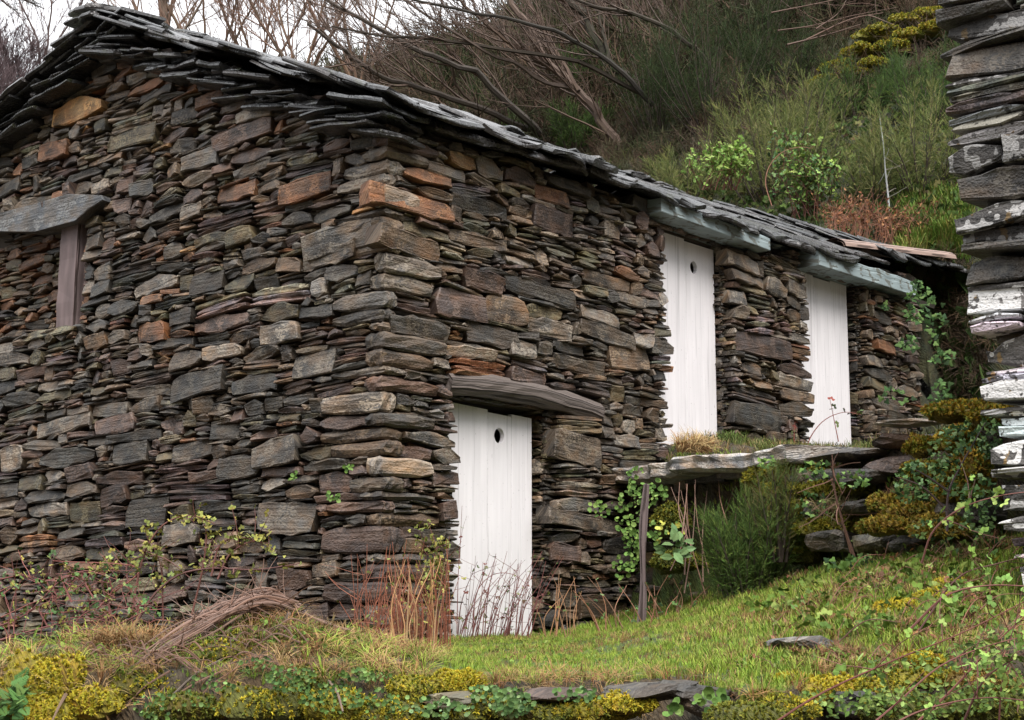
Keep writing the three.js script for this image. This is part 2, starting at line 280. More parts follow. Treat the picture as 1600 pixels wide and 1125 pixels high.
// lay rubble into a face: lowest gap first; holes are [u0, v0, u1, v1]
function lay(U0, U1, V0, topAt, holes, S, r) {
  const st = 0.02, n = Math.round((U1 - U0) / st), sky = new Float32Array(n).fill(V0), out = [], uc = (i) => U0 + (i + 0.5) * st;
  const hole = holes.map((q) => [Math.round((q[0] - U0) / st), q[1], Math.round((q[2] - U0) / st), q[3]]);
  const lift = (a, b) => { for (let i = a; i < b; i++) for (let again = true; again;) { again = false; for (const q of hole) if (i >= q[0] && i < q[2] && sky[i] >= q[1] - 0.012 && sky[i] < q[3] - 1e-4) { sky[i] = q[3]; again = true; } } };
  const tops = Array.from({ length: n }, (_, i) => topAt(uc(i))); lift(0, n);
  for (let guard = 0; guard < 20000; guard++) {
    let k = -1, best = 1e9; for (let i = 0; i < n; i++) if (sky[i] < tops[i] - 0.015 && sky[i] < best) { best = sky[i]; k = i; }
    if (k < 0) break;
    let a = k, b = k + 1; while (a > 0 && Math.abs(sky[a - 1] - best) < 0.011) a--; while (b < n && Math.abs(sky[b] - best) < 0.011) b++;
    const w = (b - a) * st, Lh = a > 0 ? sky[a - 1] : best + 1, Rh = b < n ? sky[b] : best + 1;
    const big = S.big(uc(a), best);
    let h = lerp(S.h[0], S.h[1], Math.pow(r(), 1.6)) * big, ww = clamp(h * ru(r, 2.0, 7.0), S.w[0], S.w[1] * big); if (r() < 0.16) { h = ru(r, 0.016, 0.03); ww = ru(r, 0.15, 0.4); }
    if (w < 0.115) { const up = Math.min(Lh, Rh) - best; h = up < 0.3 ? Math.max(Math.min(up, up < 0.07 ? up : ru(r, 0.03, 0.06)), 0.012) : 0.05; ww = w; }
    let p = a, q = b;
    if (w - ww >= 0.075) { const m = Math.round(ww / st); if (Lh > best + 0.5 || (Rh < best + 0.5 && r() < 0.5)) q = a + m; else p = b - m; }
    for (const side of [Lh, Rh]) if (Math.abs(best + h - side) < 0.02 && side - best > 0.014) h = side - best;
    for (const z of hole) if (z[0] < q && z[2] > p && z[1] > best - 1e-4 && z[1] < best + h) h = Math.max(z[1] - best, 0.004);
    if (h > 0.012 && best + h * 0.55 < tops[(p + q) >> 1]) out.push([U0 + p * st, best, U0 + q * st, best + h]);
    for (let i = p; i < q; i++) sky[i] = best + h; lift(p, q);
  }
  return out;
}
// stones as parts: the largest `most` one by one, the rest as one part
function addStones(parent, rects, { r, map, w, depth, col, joint = 0.0022, most = 300, mat = M.stone, name = 'stone', rest = 'small_stones', weight, opt }) {
  const order = rects.map((q) => ({ q, a: (q[2] - q[0]) * (q[3] - q[1]) * (weight ? weight(q) : 1) })).sort((x, y) => y.a - x.a), gs = [];
  order.forEach(({ q, a }, i) => {
    const j = joint, e = q[4] || 0, rect = [q[0] + j, q[1] + j * 0.6, q[2] - j, q[3] - j * 0.6];
    const mid = map((q[0] + q[2]) / 2, (q[1] + q[3]) / 2, 0), g = stoneGeo(r, rect, ru(r, w[0], w[1]) + e, depth, map, col(q), q[5] ? { ...opt, layered: 0, style: q[5] === 'ochre' ? 'wedge' : 'block' } : opt);
    if (i < most && a > 0) { g.translate(-mid.x, -mid.y, -mid.z); mesh(name, g, mat, parent).position.copy(mid); } else gs.push(g);
  });
  if (gs.length) stuff(mesh(rest, mergeGeometries(gs), mat, parent));
}

// ---------------------------------------------------------------- the house
const house = thing('stone_house', 'long schist rubble house with slate roof and three narrow white doors', 'house', [C0.x, 0, C0.z], null, TURN);
const part = (name, parent = house) => { const g = new THREE.Group(); g.name = name; parent.add(g); return g; };
const frontMap = (u, v, w) => V(u, v, w), gableMap = (u, v, w) => V(-w, v, u);     // on the gable u = z, negative to the left
const gableTop = (z) => { const g = -z; return g < 3.4 ? 3.72 + (5.20 - 3.66) * g / 3.4 : 5.20 - (g - 3.4) * 0.31; };
const D1 = [0.80, -0.3, 1.95, 1.80], D2 = [3.66, 1.5, 4.76, 3.66], D3 = [6.32, 1.7, 7.64, 3.70];
const rWall = RNG(11);
{ // wall cores behind the stones, with the openings left free
  const shape = (pts, holes, depth) => { const s = new THREE.Shape(pts.map((q) => new THREE.Vector2(...q))); for (const [a, b, c, d] of holes) s.holes.push(new THREE.Path([[a, b], [c, b], [c, d], [a, d]].map((q) => new THREE.Vector2(...q)))); return new THREE.ExtrudeGeometry(s, { depth, bevelEnabled: false }); };
  const g1 = shape([[0.1, -0.6], [9.12, -0.6], [9.12, 4.12], [8.6, 4.02], [6.6, 3.87], [0.1, 3.87]], [[D1[0] + 0.02, -0.5, D1[2] + 0.09, D1[3]], [D2[0] + 0.02, D2[1], D2[2] + 0.09, D2[3]], [D3[0] + 0.02, D3[1], D3[2] + 0.09, D3[3]]], 0.42); g1.translate(0, 0, -0.62);
  const gp = []; for (let z = -6.4; z <= -0.1; z += 0.1) gp.push([z, gableTop(z) - 0.04]);
  const g2 = shape([[-6.4, -0.6], [-0.54, -0.6], [-0.54, gableTop(-0.54) - 0.05], ...gp.filter((q) => q[0] < -0.6).reverse()], [[-5.6, 2.68, -3.75, 3.60]], 0.42);
  g2.rotateY(-Math.PI / 2); // u -> z
  g2.translate(0.62, 0, 0);
  const back = new THREE.BoxGeometry(10, 4.6, 0.3); back.translate(5, 1.98, -6.3);
  const end = shape([[-6.2, -0.6], [-0.55, -0.6], [-0.55, 3.7], [-3.4, 5.3], [-6.2, 4.35]], [], 0.3); end.rotateY(-Math.PI / 2); end.translate(9.98, 0, 0);
  for (const g of [g1, g2, back, end]) { const q = g.index ? g.toNonIndexed() : g; for (const k of Object.keys(q.attributes)) if (!['position', 'normal', 'uv'].includes(k)) q.deleteAttribute(k); }
  mesh('wall_core', mergeGeometries([g1, g2, back, end].map((g) => (g.index ? g.toNonIndexed() : g))), M.core, house);
}
// corner quoins, reaching along both walls in turn
const quoins = [];
{ let y = -0.35, k = 0; while (y < 3.7) { const h = Math.min(3.74 - y, ru(rWall, 0.055, 0.17) + (rWall() < 0.15 ? 0.04 : 0)); const long = ru(rWall, 0.3, 0.66), short = ru(rWall, 0.1, 0.22); quoins.push({ y, h, gl: k ? long : short, fl: k ? short : long }); y += h; k ^= 1; if (rWall() < 0.3) k ^= 1; if (h < 0.02) break; } }
const gableWall = part('gable_wall'), frontWall = part('front_wall');
function quoin(q) { // a rough block round the corner
  const r = rWall, gb = new GB(), uo = [ru(r, 0, 9), ru(r, 0, 9)]; gb.col = colour(r, pick(r, ['grey', 'light', 'light', 'grey', 'brown', 'purple']));
  const mid = V(q.fl / 2, q.y + q.h / 2, 0), e = ru(r, -0.008, 0.03), f = ru(r, -0.008, 0.03), n = 4, y0 = q.y + 0.004, y1 = q.y + q.h - 0.004;
  const A = [], J = (k) => ru(r, -k, k); // plan outline from front far end round the corner to gable far end
  const plan = []; for (let i = 0; i <= n; i++) plan.push([q.fl * (1 - i / n) - (i === n ? f : 0), e]); for (let i = 1; i <= n; i++) plan.push([-f, -q.gl * i / n]);
  const ring = (y, ins, k) => plan.map(([x, z], i) => V(x + (i >= n ? ins : 0) + J(k), y + J(0.008) + (i === 0 || i === 2 * n ? (y > mid.y ? -1 : 1) * q.h * ru(r, 0.05, 0.22) : 0), z - (i <= n ? ins : 0) + J(k)));
  const R = [ring(y0, 0.018, 0.005), ring(y0 + 0.018, 0, 0.006), ring((y0 + y1) / 2, -0.004, 0.012), ring(y1 - 0.018, 0, 0.006), ring(y1, 0.016, 0.005)];
  const L = (i) => i / (2 * n) * (q.fl + q.gl);
  for (let a = 0; a < 4; a++) for (let i = 0; i < 2 * n; i++) gb.quad(R[a][i + 1], R[a][i], R[a + 1][i], R[a + 1][i + 1], [uo[0] - L(i + 1), uo[1] + R[a][i + 1].y], [uo[0] - L(i), uo[1] + R[a][i].y], [uo[0] - L(i), uo[1] + R[a + 1][i].y], [uo[0] - L(i + 1), uo[1] + R[a + 1][i + 1].y]);
  for (const [row, up] of [[R[4], 1], [R[0], 0]]) { const c = V(0.16, row[n].y, -0.16); for (let i = 0; i < 2 * n; i++) { const a = row[i], b = row[i + 1]; up ? gb.tri(a, c, b, [a.x, a.z], [c.x, c.z], [b.x, b.z]) : gb.tri(a, b, c, [a.x, a.z], [b.x, b.z], [c.x, c.z]); } }
  for (const [i, x, z] of [[0, q.fl, -0.16], [2 * n, 0.16, -q.gl]]) for (let a = 0; a < 4; a++) { const p = V(x, R[a][i].y, z), s = V(x, R[a + 1][i].y, z); i ? gb.quad(p, s, R[a + 1][i], R[a][i], [0, 0], [0, .1], [.1, .1], [.1, 0]) : gb.quad(p, R[a][i], R[a + 1][i], s, [0, 0], [.1, 0], [.1, .1], [0, .1]); }
  const g = gb.geo(); g.translate(-mid.x, -mid.y, 0); mesh('quoin_stone', g, M.stone, frontWall).position.set(mid.x, mid.y, 0);
}
for (const q of quoins) quoin(q);

const gCol = (q) => { const r = rWall, hi = sstep(2.2, 4.2, q[1]), x = r();
  if (q[5]) return colour(r, q[5]);
  const rust = 0.035 + 0.12 * hi + (q[0] < -2.2 && q[1] > 2.4 && q[1] < 3.4 ? 0.12 : 0);
  return colour(r, x < rust ? pick(r, ['rust', 'rust', 'brown', 'ochre'].slice(0, hi > 0.4 && r() < 0.3 ? 4 : 3)) : x < 0.22 + 0.14 * hi ? 'purple' : x < 0.5 ? 'dark' : x < 0.66 ? 'grey' : x < 0.78 ? 'brown' : x < 0.88 ? 'olive' : pick(r, ['light', 'grey', 'light'])); };
const fCol = (q) => { const r = rWall, x = r(); if (q[5]) return colour(r, q[5]); return colour(r, x < 0.025 ? 'rust' : x < 0.16 ? 'purple' : x < 0.30 ? 'dark' : x < 0.55 ? 'grey' : x < 0.74 ? 'brown' : x < 0.84 ? 'olive' : 'light'); };
const px2 = (fn, key, px, py, w, h, name, e = 0.012) => { const a = fn(px - w / 2, py), b = fn(px + w / 2, py), c = fn(px, py - h / 2), d = fn(px, py + h / 2); return [Math.min(a[key], b[key]), d.y, Math.max(a[key], b[key]), c.y, e, name]; };
// single stones that stand out in the picture
const gMarked = [[124, 172, 78, 40, 'ochre'], [165, 100, 44, 36, 'dark'], [327, 155, 42, 26, 'rust'], [238, 518, 48, 32, 'rust'], [212, 378, 0, 0, 0], [380, 210, 90, 30, 'purple'], [312, 250, 60, 30, 'grey'], [530, 375, 110, 44, 'light'], [440, 520, 62, 36, 'light'], [490, 570, 66, 38, 'light'], [310, 600, 84, 40, 'dark'], [480, 640, 0, 0, 0], [430, 708, 74, 44, 'grey'], [100, 664, 84, 26, 'grey'], [180, 664, 64, 28, 'purple'], [300, 705, 56, 30, 'grey'], [205, 708, 54, 34, 'dark'], [20, 716, 40, 40, 'light'], [450, 810, 86, 52, 'grey'], [375, 730, 60, 36, 'dark'], [195, 540, 0, 0, 0], [208, 215, 80, 30, 'olive'], [85, 235, 44, 30, 'rust'], [370, 300, 66, 26, 'rust'], [480, 296, 74, 34, 'rust'], [285, 835, 60, 34, 'grey'], [230, 800, 60, 46, 'dark'], [515, 400, 90, 30, 'light']].filter((q) => q[2]).map((q) => px2(onGable, 'z', ...q));
const fMarked = [[640, 318, 130, 34, 'rust'], [722, 252, 44, 24, 'ochre'], [720, 476, 84, 46, 'purple'], [790, 485, 66, 44, 'brown'], [755, 440, 64, 32, 'purple'], [845, 455, 108, 28, 'dark'], [655, 512, 96, 32, 'grey'], [770, 525, 78, 34, 'grey'], [950, 522, 84, 28, 'grey'], [635, 380, 104, 34, 'brown'], [700, 350, 0, 0, 0], [863, 305, 50, 26, 'rust'], [865, 345, 70, 38, 'purple'], [815, 545, 44, 28, 'light'], [905, 570, 80, 24, 'grey'], [985, 560, 66, 40, 'brown'], [900, 700, 80, 48, 'grey'], [915, 815, 122, 26, 'grey'], [1192, 540, 84, 34, 'purple'], [1182, 650, 76, 40, 'dark'], [1160, 410, 50, 26, 'light']].filter((q) => q[2]).map((q) => px2(onFront, 'x', ...q));
const qg = quoins.map((q) => [-q.gl, q.y, 0.1, q.y + q.h]), qf = quoins.map((q) => [-0.1, q.y, q.fl, q.y + q.h]);
const window0 = [-5.6, 2.66, -3.74, 3.62];
const winLintel = [-5.6, 3.62, -3.42, 3.80];
const S1 = { h: [0.028, 0.165], w: [0.13, 0.70], big: (u, v) => (v < 1.5 ? 1.15 : 1) };
const gr = lay(-6.4, 0, -0.4, gableTop, [window0, winLintel, ...qg, ...gMarked], S1, rWall);
const seenG = (q) => (q[0] > -4.9 ? 1 : 0.05) * (q[3] < 0.05 ? 0.1 : 1);
addStones(gableWall, [...gr, ...gMarked], { r: rWall, map: gableMap, w: [-0.016, 0.024], depth: 0.16, col: gCol, weight: seenG, opt: { lean: 0.035 } });
const L1 = [0.70, 1.78, 2.62, 1.97], L2 = [3.36, 3.66, 5.5, 3.84], L3 = [6.2, 3.7, 8.75, 3.95];
const fr = lay(0, 9.1, -0.4, (t) => 3.79 + 0.36 * sstep(6.6, 9.8, t), [D1, D2, D3, L1, L2, L3, ...qf, ...fMarked], { h: [0.03, 0.165], w: [0.14, 0.72], big: (u) => (u > 4.7 && u < 6.4 ? 1.25 : 1) }, rWall);
for (const q of fr) { for (const d of [D1, D2, D3]) { if (Math.abs(q[2] - d[0]) < 0.015 && q[3] > d[1] && q[1] < d[3]) q[2] += ru(rWall, -0.05, 0.045); if (Math.abs(q[0] - d[2]) < 0.015 && q[3] > d[1] && q[1] < d[3]) q[0] -= ru(rWall, -0.06, 0.02); } }
const depthW = (q) => { const t = (q[0] + q[2]) / 2, d = 10.4 + 0.77 * t; return (12 / d) ** 2 * (q[3] < (t > 3.2 ? 1.3 : 0) ? 0.1 : 1) * (t > 9.3 ? 0.1 : 1); };
addStones(frontWall, [...fr, ...fMarked], { r: rWall, map: frontMap, w: [-0.018, 0.026], depth: 0.16, col: fCol, weight: depthW, opt: { lean: -0.01 } });
{ // pinning stones deeper in the joints of both walls, and the sides of the openings
  const S = { h: [0.02, 0.06], w: [0.06, 0.3], big: () => 1 }, dull = (q) => colour(rWall, pick(rWall, ['dark', 'dark', 'olive', 'brown']), 0.2);
  addStones(gableWall, lay(-5.2, -0.1, -0.3, gableTop, [window0], S, rWall), { r: rWall, map: gableMap, w: [-0.10, -0.06], depth: 0.05, col: dull, joint: 0.001, most: 0, rest: 'pinning_stones' });
  addStones(frontWall, lay(0.1, 9.1, -0.3, () => 3.8, [D1, D2, D3], S, rWall), { r: rWall, map: frontMap, w: [-0.10, -0.06], depth: 0.05, col: dull, joint: 0.001, most: 0, rest: 'pinning_stones' });
  const jamb = (x, s, v0, v1) => addStones(frontWall, lay(-0.42, -0.1, v0, () => v1, [], { h: [0.04, 0.14], w: [0.12, 0.3], big: () => 1 }, rWall), { r: rWall, map: (u, v, w) => V(x + s * w, v, s > 0 ? -u - 0.52 : u), w: [-0.01, 0.02], depth: 0.1, col: fCol, most: 0, rest: 'jamb_stones' });
  for (const d of [D1, D2, D3]) jamb(d[2] + 0.0, -1, d[1] + 0.05, d[3]);
}
// window: blocked with rubble, an old post in front, a slab over it
{
  const w = part('window');
  addStones(w, lay(-5.6, -3.74, 2.66, () => 3.66, [], { h: [0.04, 0.13], w: [0.12, 0.4], big: () => 1 }, rWall), { r: rWall, map: gableMap, w: [-0.17, -0.12], depth: 0.1, col: (q) => colour(rWall, pick(rWall, ['rust', 'rust', 'dark', 'brown', 'olive'])), most: 40 });
  const jr = RNG(91); addStones(w, lay(-0.28, 0.0, 2.66, () => 3.54, [], { h: [0.04, 0.12], w: [0.12, 0.28], big: () => 1 }, jr), { r: jr, map: (u, v, q) => V(-u, v, -3.74 - q), w: [-0.01, 0.015], depth: 0.08, col: (q) => colour(jr, pick(jr, ['rust', 'brown', 'dark'])), most: 0, rest: 'jamb_stones' });
  const pr = RNG(5), gb = new GB(); const pts = []; for (let i = 0; i <= 8; i++) pts.push(2.62 + i * 0.132);
  const sec = [[-0.105, -0.06], [0.0, -0.085], [0.105, -0.055], [0.10, 0.06], [-0.10, 0.055]]; let prev = null; // u, w
  pts.forEach((y, i) => { const ring = sec.map(([u, q]) => V(0.06 - q + ru(pr, -0.006, 0.006), y, -4.0 + u * 1.35 * (0.96 + 0.04 * i / 8) + 0.012 * (i - 4) / 4 + ru(pr, -0.005, 0.005))); if (prev) for (let k = 0; k < 5; k++) { const m = (k + 1) % 5; gb.quad(prev[k], ring[k], ring[m], prev[m], [k * 0.1, y - 0.11], [k * 0.1, y], [k * 0.1 + 0.1, y], [k * 0.1 + 0.1, y - 0.11]); } prev = ring; });
  mesh('post', gb.geo(), M.post, w);
  const lr = RNG(6), lg = new GB(); lg.col = [0.20, 0.20, 0.205];
  const P = [[-25, 363], [70, 365], [132, 348], [152, 331], [176, 316], [172, 308], [115, 305], [60, 322], [0, 337], [-25, 341]].map(([px, py]) => { const q = onGable(px, py); return [q.z, q.y]; });
  stoneInto(lg, lr, P, 0.085, 0.36, gableMap, [3, 4]); mesh('lintel', lg.geo(), M.stone, w);
  const sg = new GB(); sg.col = [0.25, 0.225, 0.15]; stoneInto(sg, lr, outline(lr, -4.75, 2.60, -3.80, 2.67, 'wedge'), 0.012, 0.36, gableMap, [8, 2]); mesh('sill', sg.geo(), M.stone, w);
  for (const [px, py, s] of [[112, 297, 0.05], [22, 322, 0.06], [75, 322, 0.035]]) { const g = onGable(px, py), q = new GB(); q.col = colour(lr, pick(lr, ['purple', 'rust', 'grey'])); stoneInto(q, lr, outline(lr, g.z - s, g.y - s, g.z + s, g.y + s, 'block'), 0.07, 0.1, gableMap, [ru(lr, 0, 9), 1]); mesh('loose_stone', q.geo(), M.stone, w); }
}
// doors
function door(edges, y0, y1, hole, drop) {
  const d = part('door'), n = edges.length - 1, x0 = edges[0], x1 = edges[n], r = RNG(Math.round(x0 * 100)), z = -0.17;
  for (let i = 0; i < n; i++) {
    const a = edges[i] + 0.0035, b = edges[i + 1] - 0.0035, zz = z + ru(r, -0.002, 0.002), top = (x) => y1 - drop * (x - x0) / (x1 - x0) + (i % 2 ? -0.012 : 0.008);
    const s = new THREE.Shape([[a, y0], [b, y0], [b, top(b)], [a, top(a)]].map((q) => new THREE.Vector2(...q)));
    if (hole && hole.i === i) { const p = new THREE.Path(); p.absellipse(hole.x, hole.y, hole.r, hole.r, 0, Math.PI * 2, true); s.holes.push(p); }
    const g = new THREE.ExtrudeGeometry(s, { depth: 0.035, bevelEnabled: true, bevelThickness: 0.003, bevelSize: 0.0015, bevelSegments: 1, curveSegments: 24 });
    const u = g.attributes.uv; for (let k = 0; k < u.count; k++) u.setXY(k, u.getX(k) * 0.9 + i * 0.37 + x0, u.getY(k) * 0.45 + i * 0.21);
    g.translate(0, 0, zz - 0.038); mesh('plank', g, M.door, d);
  }
  const rails = [0.16, 0.84].map((f) => { const q = new THREE.BoxGeometry(x1 - x0 - 0.08, 0.1, 0.03); q.translate((x0 + x1) / 2, lerp(y0, y1, f), z - 0.058); return q; }); mesh('rail', mergeGeometries(rails), M.door, d);
  return d;
}
{
  const h1 = onFrontOff(780, 681, -0.17), h2 = onFrontOff(1084, 418, -0.17), h3 = onFrontOff(762, 700, -0.17), h4 = onFrontOff(799, 700, -0.17), h5 = onFrontOff(1071, 500, -0.17);
  door([0.80, h3.x, h4.x, 1.892], -0.25, 1.775, { i: 1, x: h1.x, y: h1.y, r: 0.062 }, 0.05);
  door([3.67, h5.x, 4.752], 1.5, 3.645, { i: 1, x: h2.x, y: h2.y, r: 0.062 }, 0.0);
  door([6.33, 6.78, 7.18, 7.562], 1.75, 3.70, null, 0.0);
}
function onFrontOff(px, py, off) { const r = ray(px, py), k = (V().subVectors(C0, EYE).dot(nR) + off) / r.dot(nR); return toHouse(r.multiplyScalar(k).add(EYE)); }
// lintels
{
  const r = RNG(31), gb = new GB(), n = 12; let prev = null; // adzed, bowed timber over the lower door
  for (let i = 0; i <= n; i++) {
    const u = i / n, x = lerp(0.68, 2.62, u), mid = 1.885 + 0.055 * Math.sin(Math.PI * clamp(u * 0.95 + 0.02)) - 0.055 * u, hh = 0.084 * (0.8 + 0.28 * Math.sin(Math.PI * (0.15 + u * 0.7))), f = 0.035 + 0.015 * Math.sin(u * 5);
    const sec = [[f - 0.03, -hh], [f + 0.012, -hh * 0.45], [f + 0.018, hh * 0.25], [f - 0.03, hh], [-0.36, hh * 0.9], [-0.36, -hh * 0.9]];
    const ring = sec.map(([z, y]) => V(x + ru(r, -0.01, 0.01), mid + y + ru(r, -0.008, 0.008), z + ru(r, -0.006, 0.006)));
    if (prev) for (let k = 0; k < 6; k++) { const m = (k + 1) % 6; gb.quad(prev[k], ring[k], ring[m], prev[m], [k * 0.13, (u - 1 / n) * 1.2], [k * 0.13, u * 1.2], [k * 0.13 + 0.13, u * 1.2], [k * 0.13 + 0.13, (u - 1 / n) * 1.2]); }
    else for (let k = 1; k < 5; k++) gb.tri(ring[0], ring[k], ring[k + 1], [0, 0], [.1, .1], [.1, 0]);
    if (i === n) for (let k = 1; k < 5; k++) gb.tri(ring[0], ring[k + 1], ring[k], [0, 0], [.1, .1], [.1, 0]);
    prev = ring;
  }
  mesh('lintel', gb.geo(), M.timber, house).userData.label = 'bowed weathered timber over the lower door';
  const board = (x0, x1, y0, y1, zf0, yl, yr, ragged) => { const zf = zf0 + 0.05; // painted squared beam
    const gb = new GB(), n = 10, r = RNG(Math.round(x0 * 77)); let prev = null;
    for (let i = 0; i <= n; i++) { const u = i / n, x = lerp(x0, x1, u), o = lerp(yl, yr, u), t = y1 + o - (ragged ? ru(r, 0, 0.035) : 0.012 * r()); const ring = [V(x, y0 + o, zf - 0.006), V(x, y0 + o + 0.008, zf), V(x, t - 0.008, zf), V(x, t, zf - 0.008), V(x, t, -0.34), V(x, y0 + o, -0.34)]; const c = [0, 0.01, 0.16, 0.17, 0.4, 0.7];
      if (prev) for (let k = 0; k < 6; k++) { const m = (k + 1) % 6, a = c[k], b = k === 5 ? 1.0 : c[m]; gb.quad(prev[k], ring[k], ring[m], prev[m], [a, x - (x1 - x0) / n], [a, x], [b, x], [b, x - (x1 - x0) / n]); }
      else for (let k = 1; k < 5; k++) gb.tri(ring[0], ring[k], ring[k + 1], [0, 0], [.1, .1], [.1, 0]);
      if (i === n) for (let k = 1; k < 5; k++) gb.tri(ring[0], ring[k + 1], ring[k], [0, 0], [.1, .1], [.1, 0]); prev = ring; }
    return mesh('lintel', gb.geo(), M.bluePaint, house);
  };
  board(3.36, 5.30, 3.69, 3.825, 0.10, 0.012, -0.012, false).userData.label = 'pale blue painted beam over the middle door';
  board(6.32, 8.72, 3.71, 3.90, 0.10, -0.01, 0.01, true).userData.label = 'grey blue beam with ragged top over the far door';
}
// ---------------------------------------------------------------- slate roof
const RIDGE = (t) => 5.30 + 0.045 * Math.min(t, 4.5) + 0.03 * Math.sin(t * 1.1 + 1) + 0.08 * sstep(4, 9, t);
const EAVE = (t) => 3.80 + 0.03 * Math.sin(t * 0.9) + 0.03 * noise(t * 1.7, 3, 4) + 0.42 * sstep(6.4, 10, t);
function slabGeo(r, w, l, th, col) { // x along the eave, z down the slope, y up; origin at the middle of its lower edge
  const gb = new GB(); gb.col = col; const P = [], nz = 3, nx = Math.max(3, Math.round(w / 0.13)), a = 0.022;
  const cr = [ru(r, 0, 0.12), ru(r, 0, 0.12)];
  for (let i = 0; i <= nx; i++) { const u = i / nx; P.push([(u - 0.5) * w + ru(r, -a, a) * (i % nx ? 1 : 0.5), ru(r, -a, a) * 1.3 - cr[0] * Math.max(0, 1 - u * 4) - cr[1] * Math.max(0, u * 4 - 3)]); }
  for (let i = 1; i <= nz; i++) P.push([w / 2 + ru(r, -a, a), -l * i / nz]);
  for (let i = nz; i >= 1; i--) P.push([-w / 2 + ru(r, -a, a), -l * i / nz]);
  const bow = ru(r, -0.012, 0.012), tw = ru(r, -0.03, 0.03), hgt = (x, z) => bow * (x * x * 16 / (w * w) - 1) + tw * x * (z / l + 0.5), uo = [ru(r, 0, 9), ru(r, 0, 9)];
  const R = [[0.93, 0], [1.0, 0.3], [0.99, 0.62], [0.93, 1]].map(([k, y]) => P.map(([x, z]) => { const j = k + ru(r, -0.012, 0.012); return V(x * (1 - (1 - j) * 0.5 / Math.max(w, 0.2)) , th * y + ru(r, -0.004, 0.004) + hgt(x, z), z < -0.02 ? z : z - (1 - j) * 0.4); }));
  const uv = (p) => [p.x * 1.6 + uo[0], p.z * 1.6 + p.y * 1.6 + uo[1]], n = P.length;
  for (let a = 0; a < 3; a++) for (let i = 0; i < n; i++) { const j = (i + 1) % n; gb.quad(R[a][i], R[a][j], R[a + 1][j], R[a + 1][i], uv(R[a][i]), uv(R[a][j]), uv(R[a + 1][j]), uv(R[a + 1][i])); }
  const f = THREE.ShapeUtils.triangulateShape(P.map((q) => new THREE.Vector2(q[0], -q[1])), []);
  for (const [i, j, k] of f) { gb.tri(R[3][i], R[3][k], R[3][j], uv(R[3][i]), uv(R[3][k]), uv(R[3][j])); gb.tri(R[0][i], R[0][j], R[0][k], uv(R[0][i]), uv(R[0][j]), uv(R[0][k])); }
  const g = gb.geo(); return g;
}
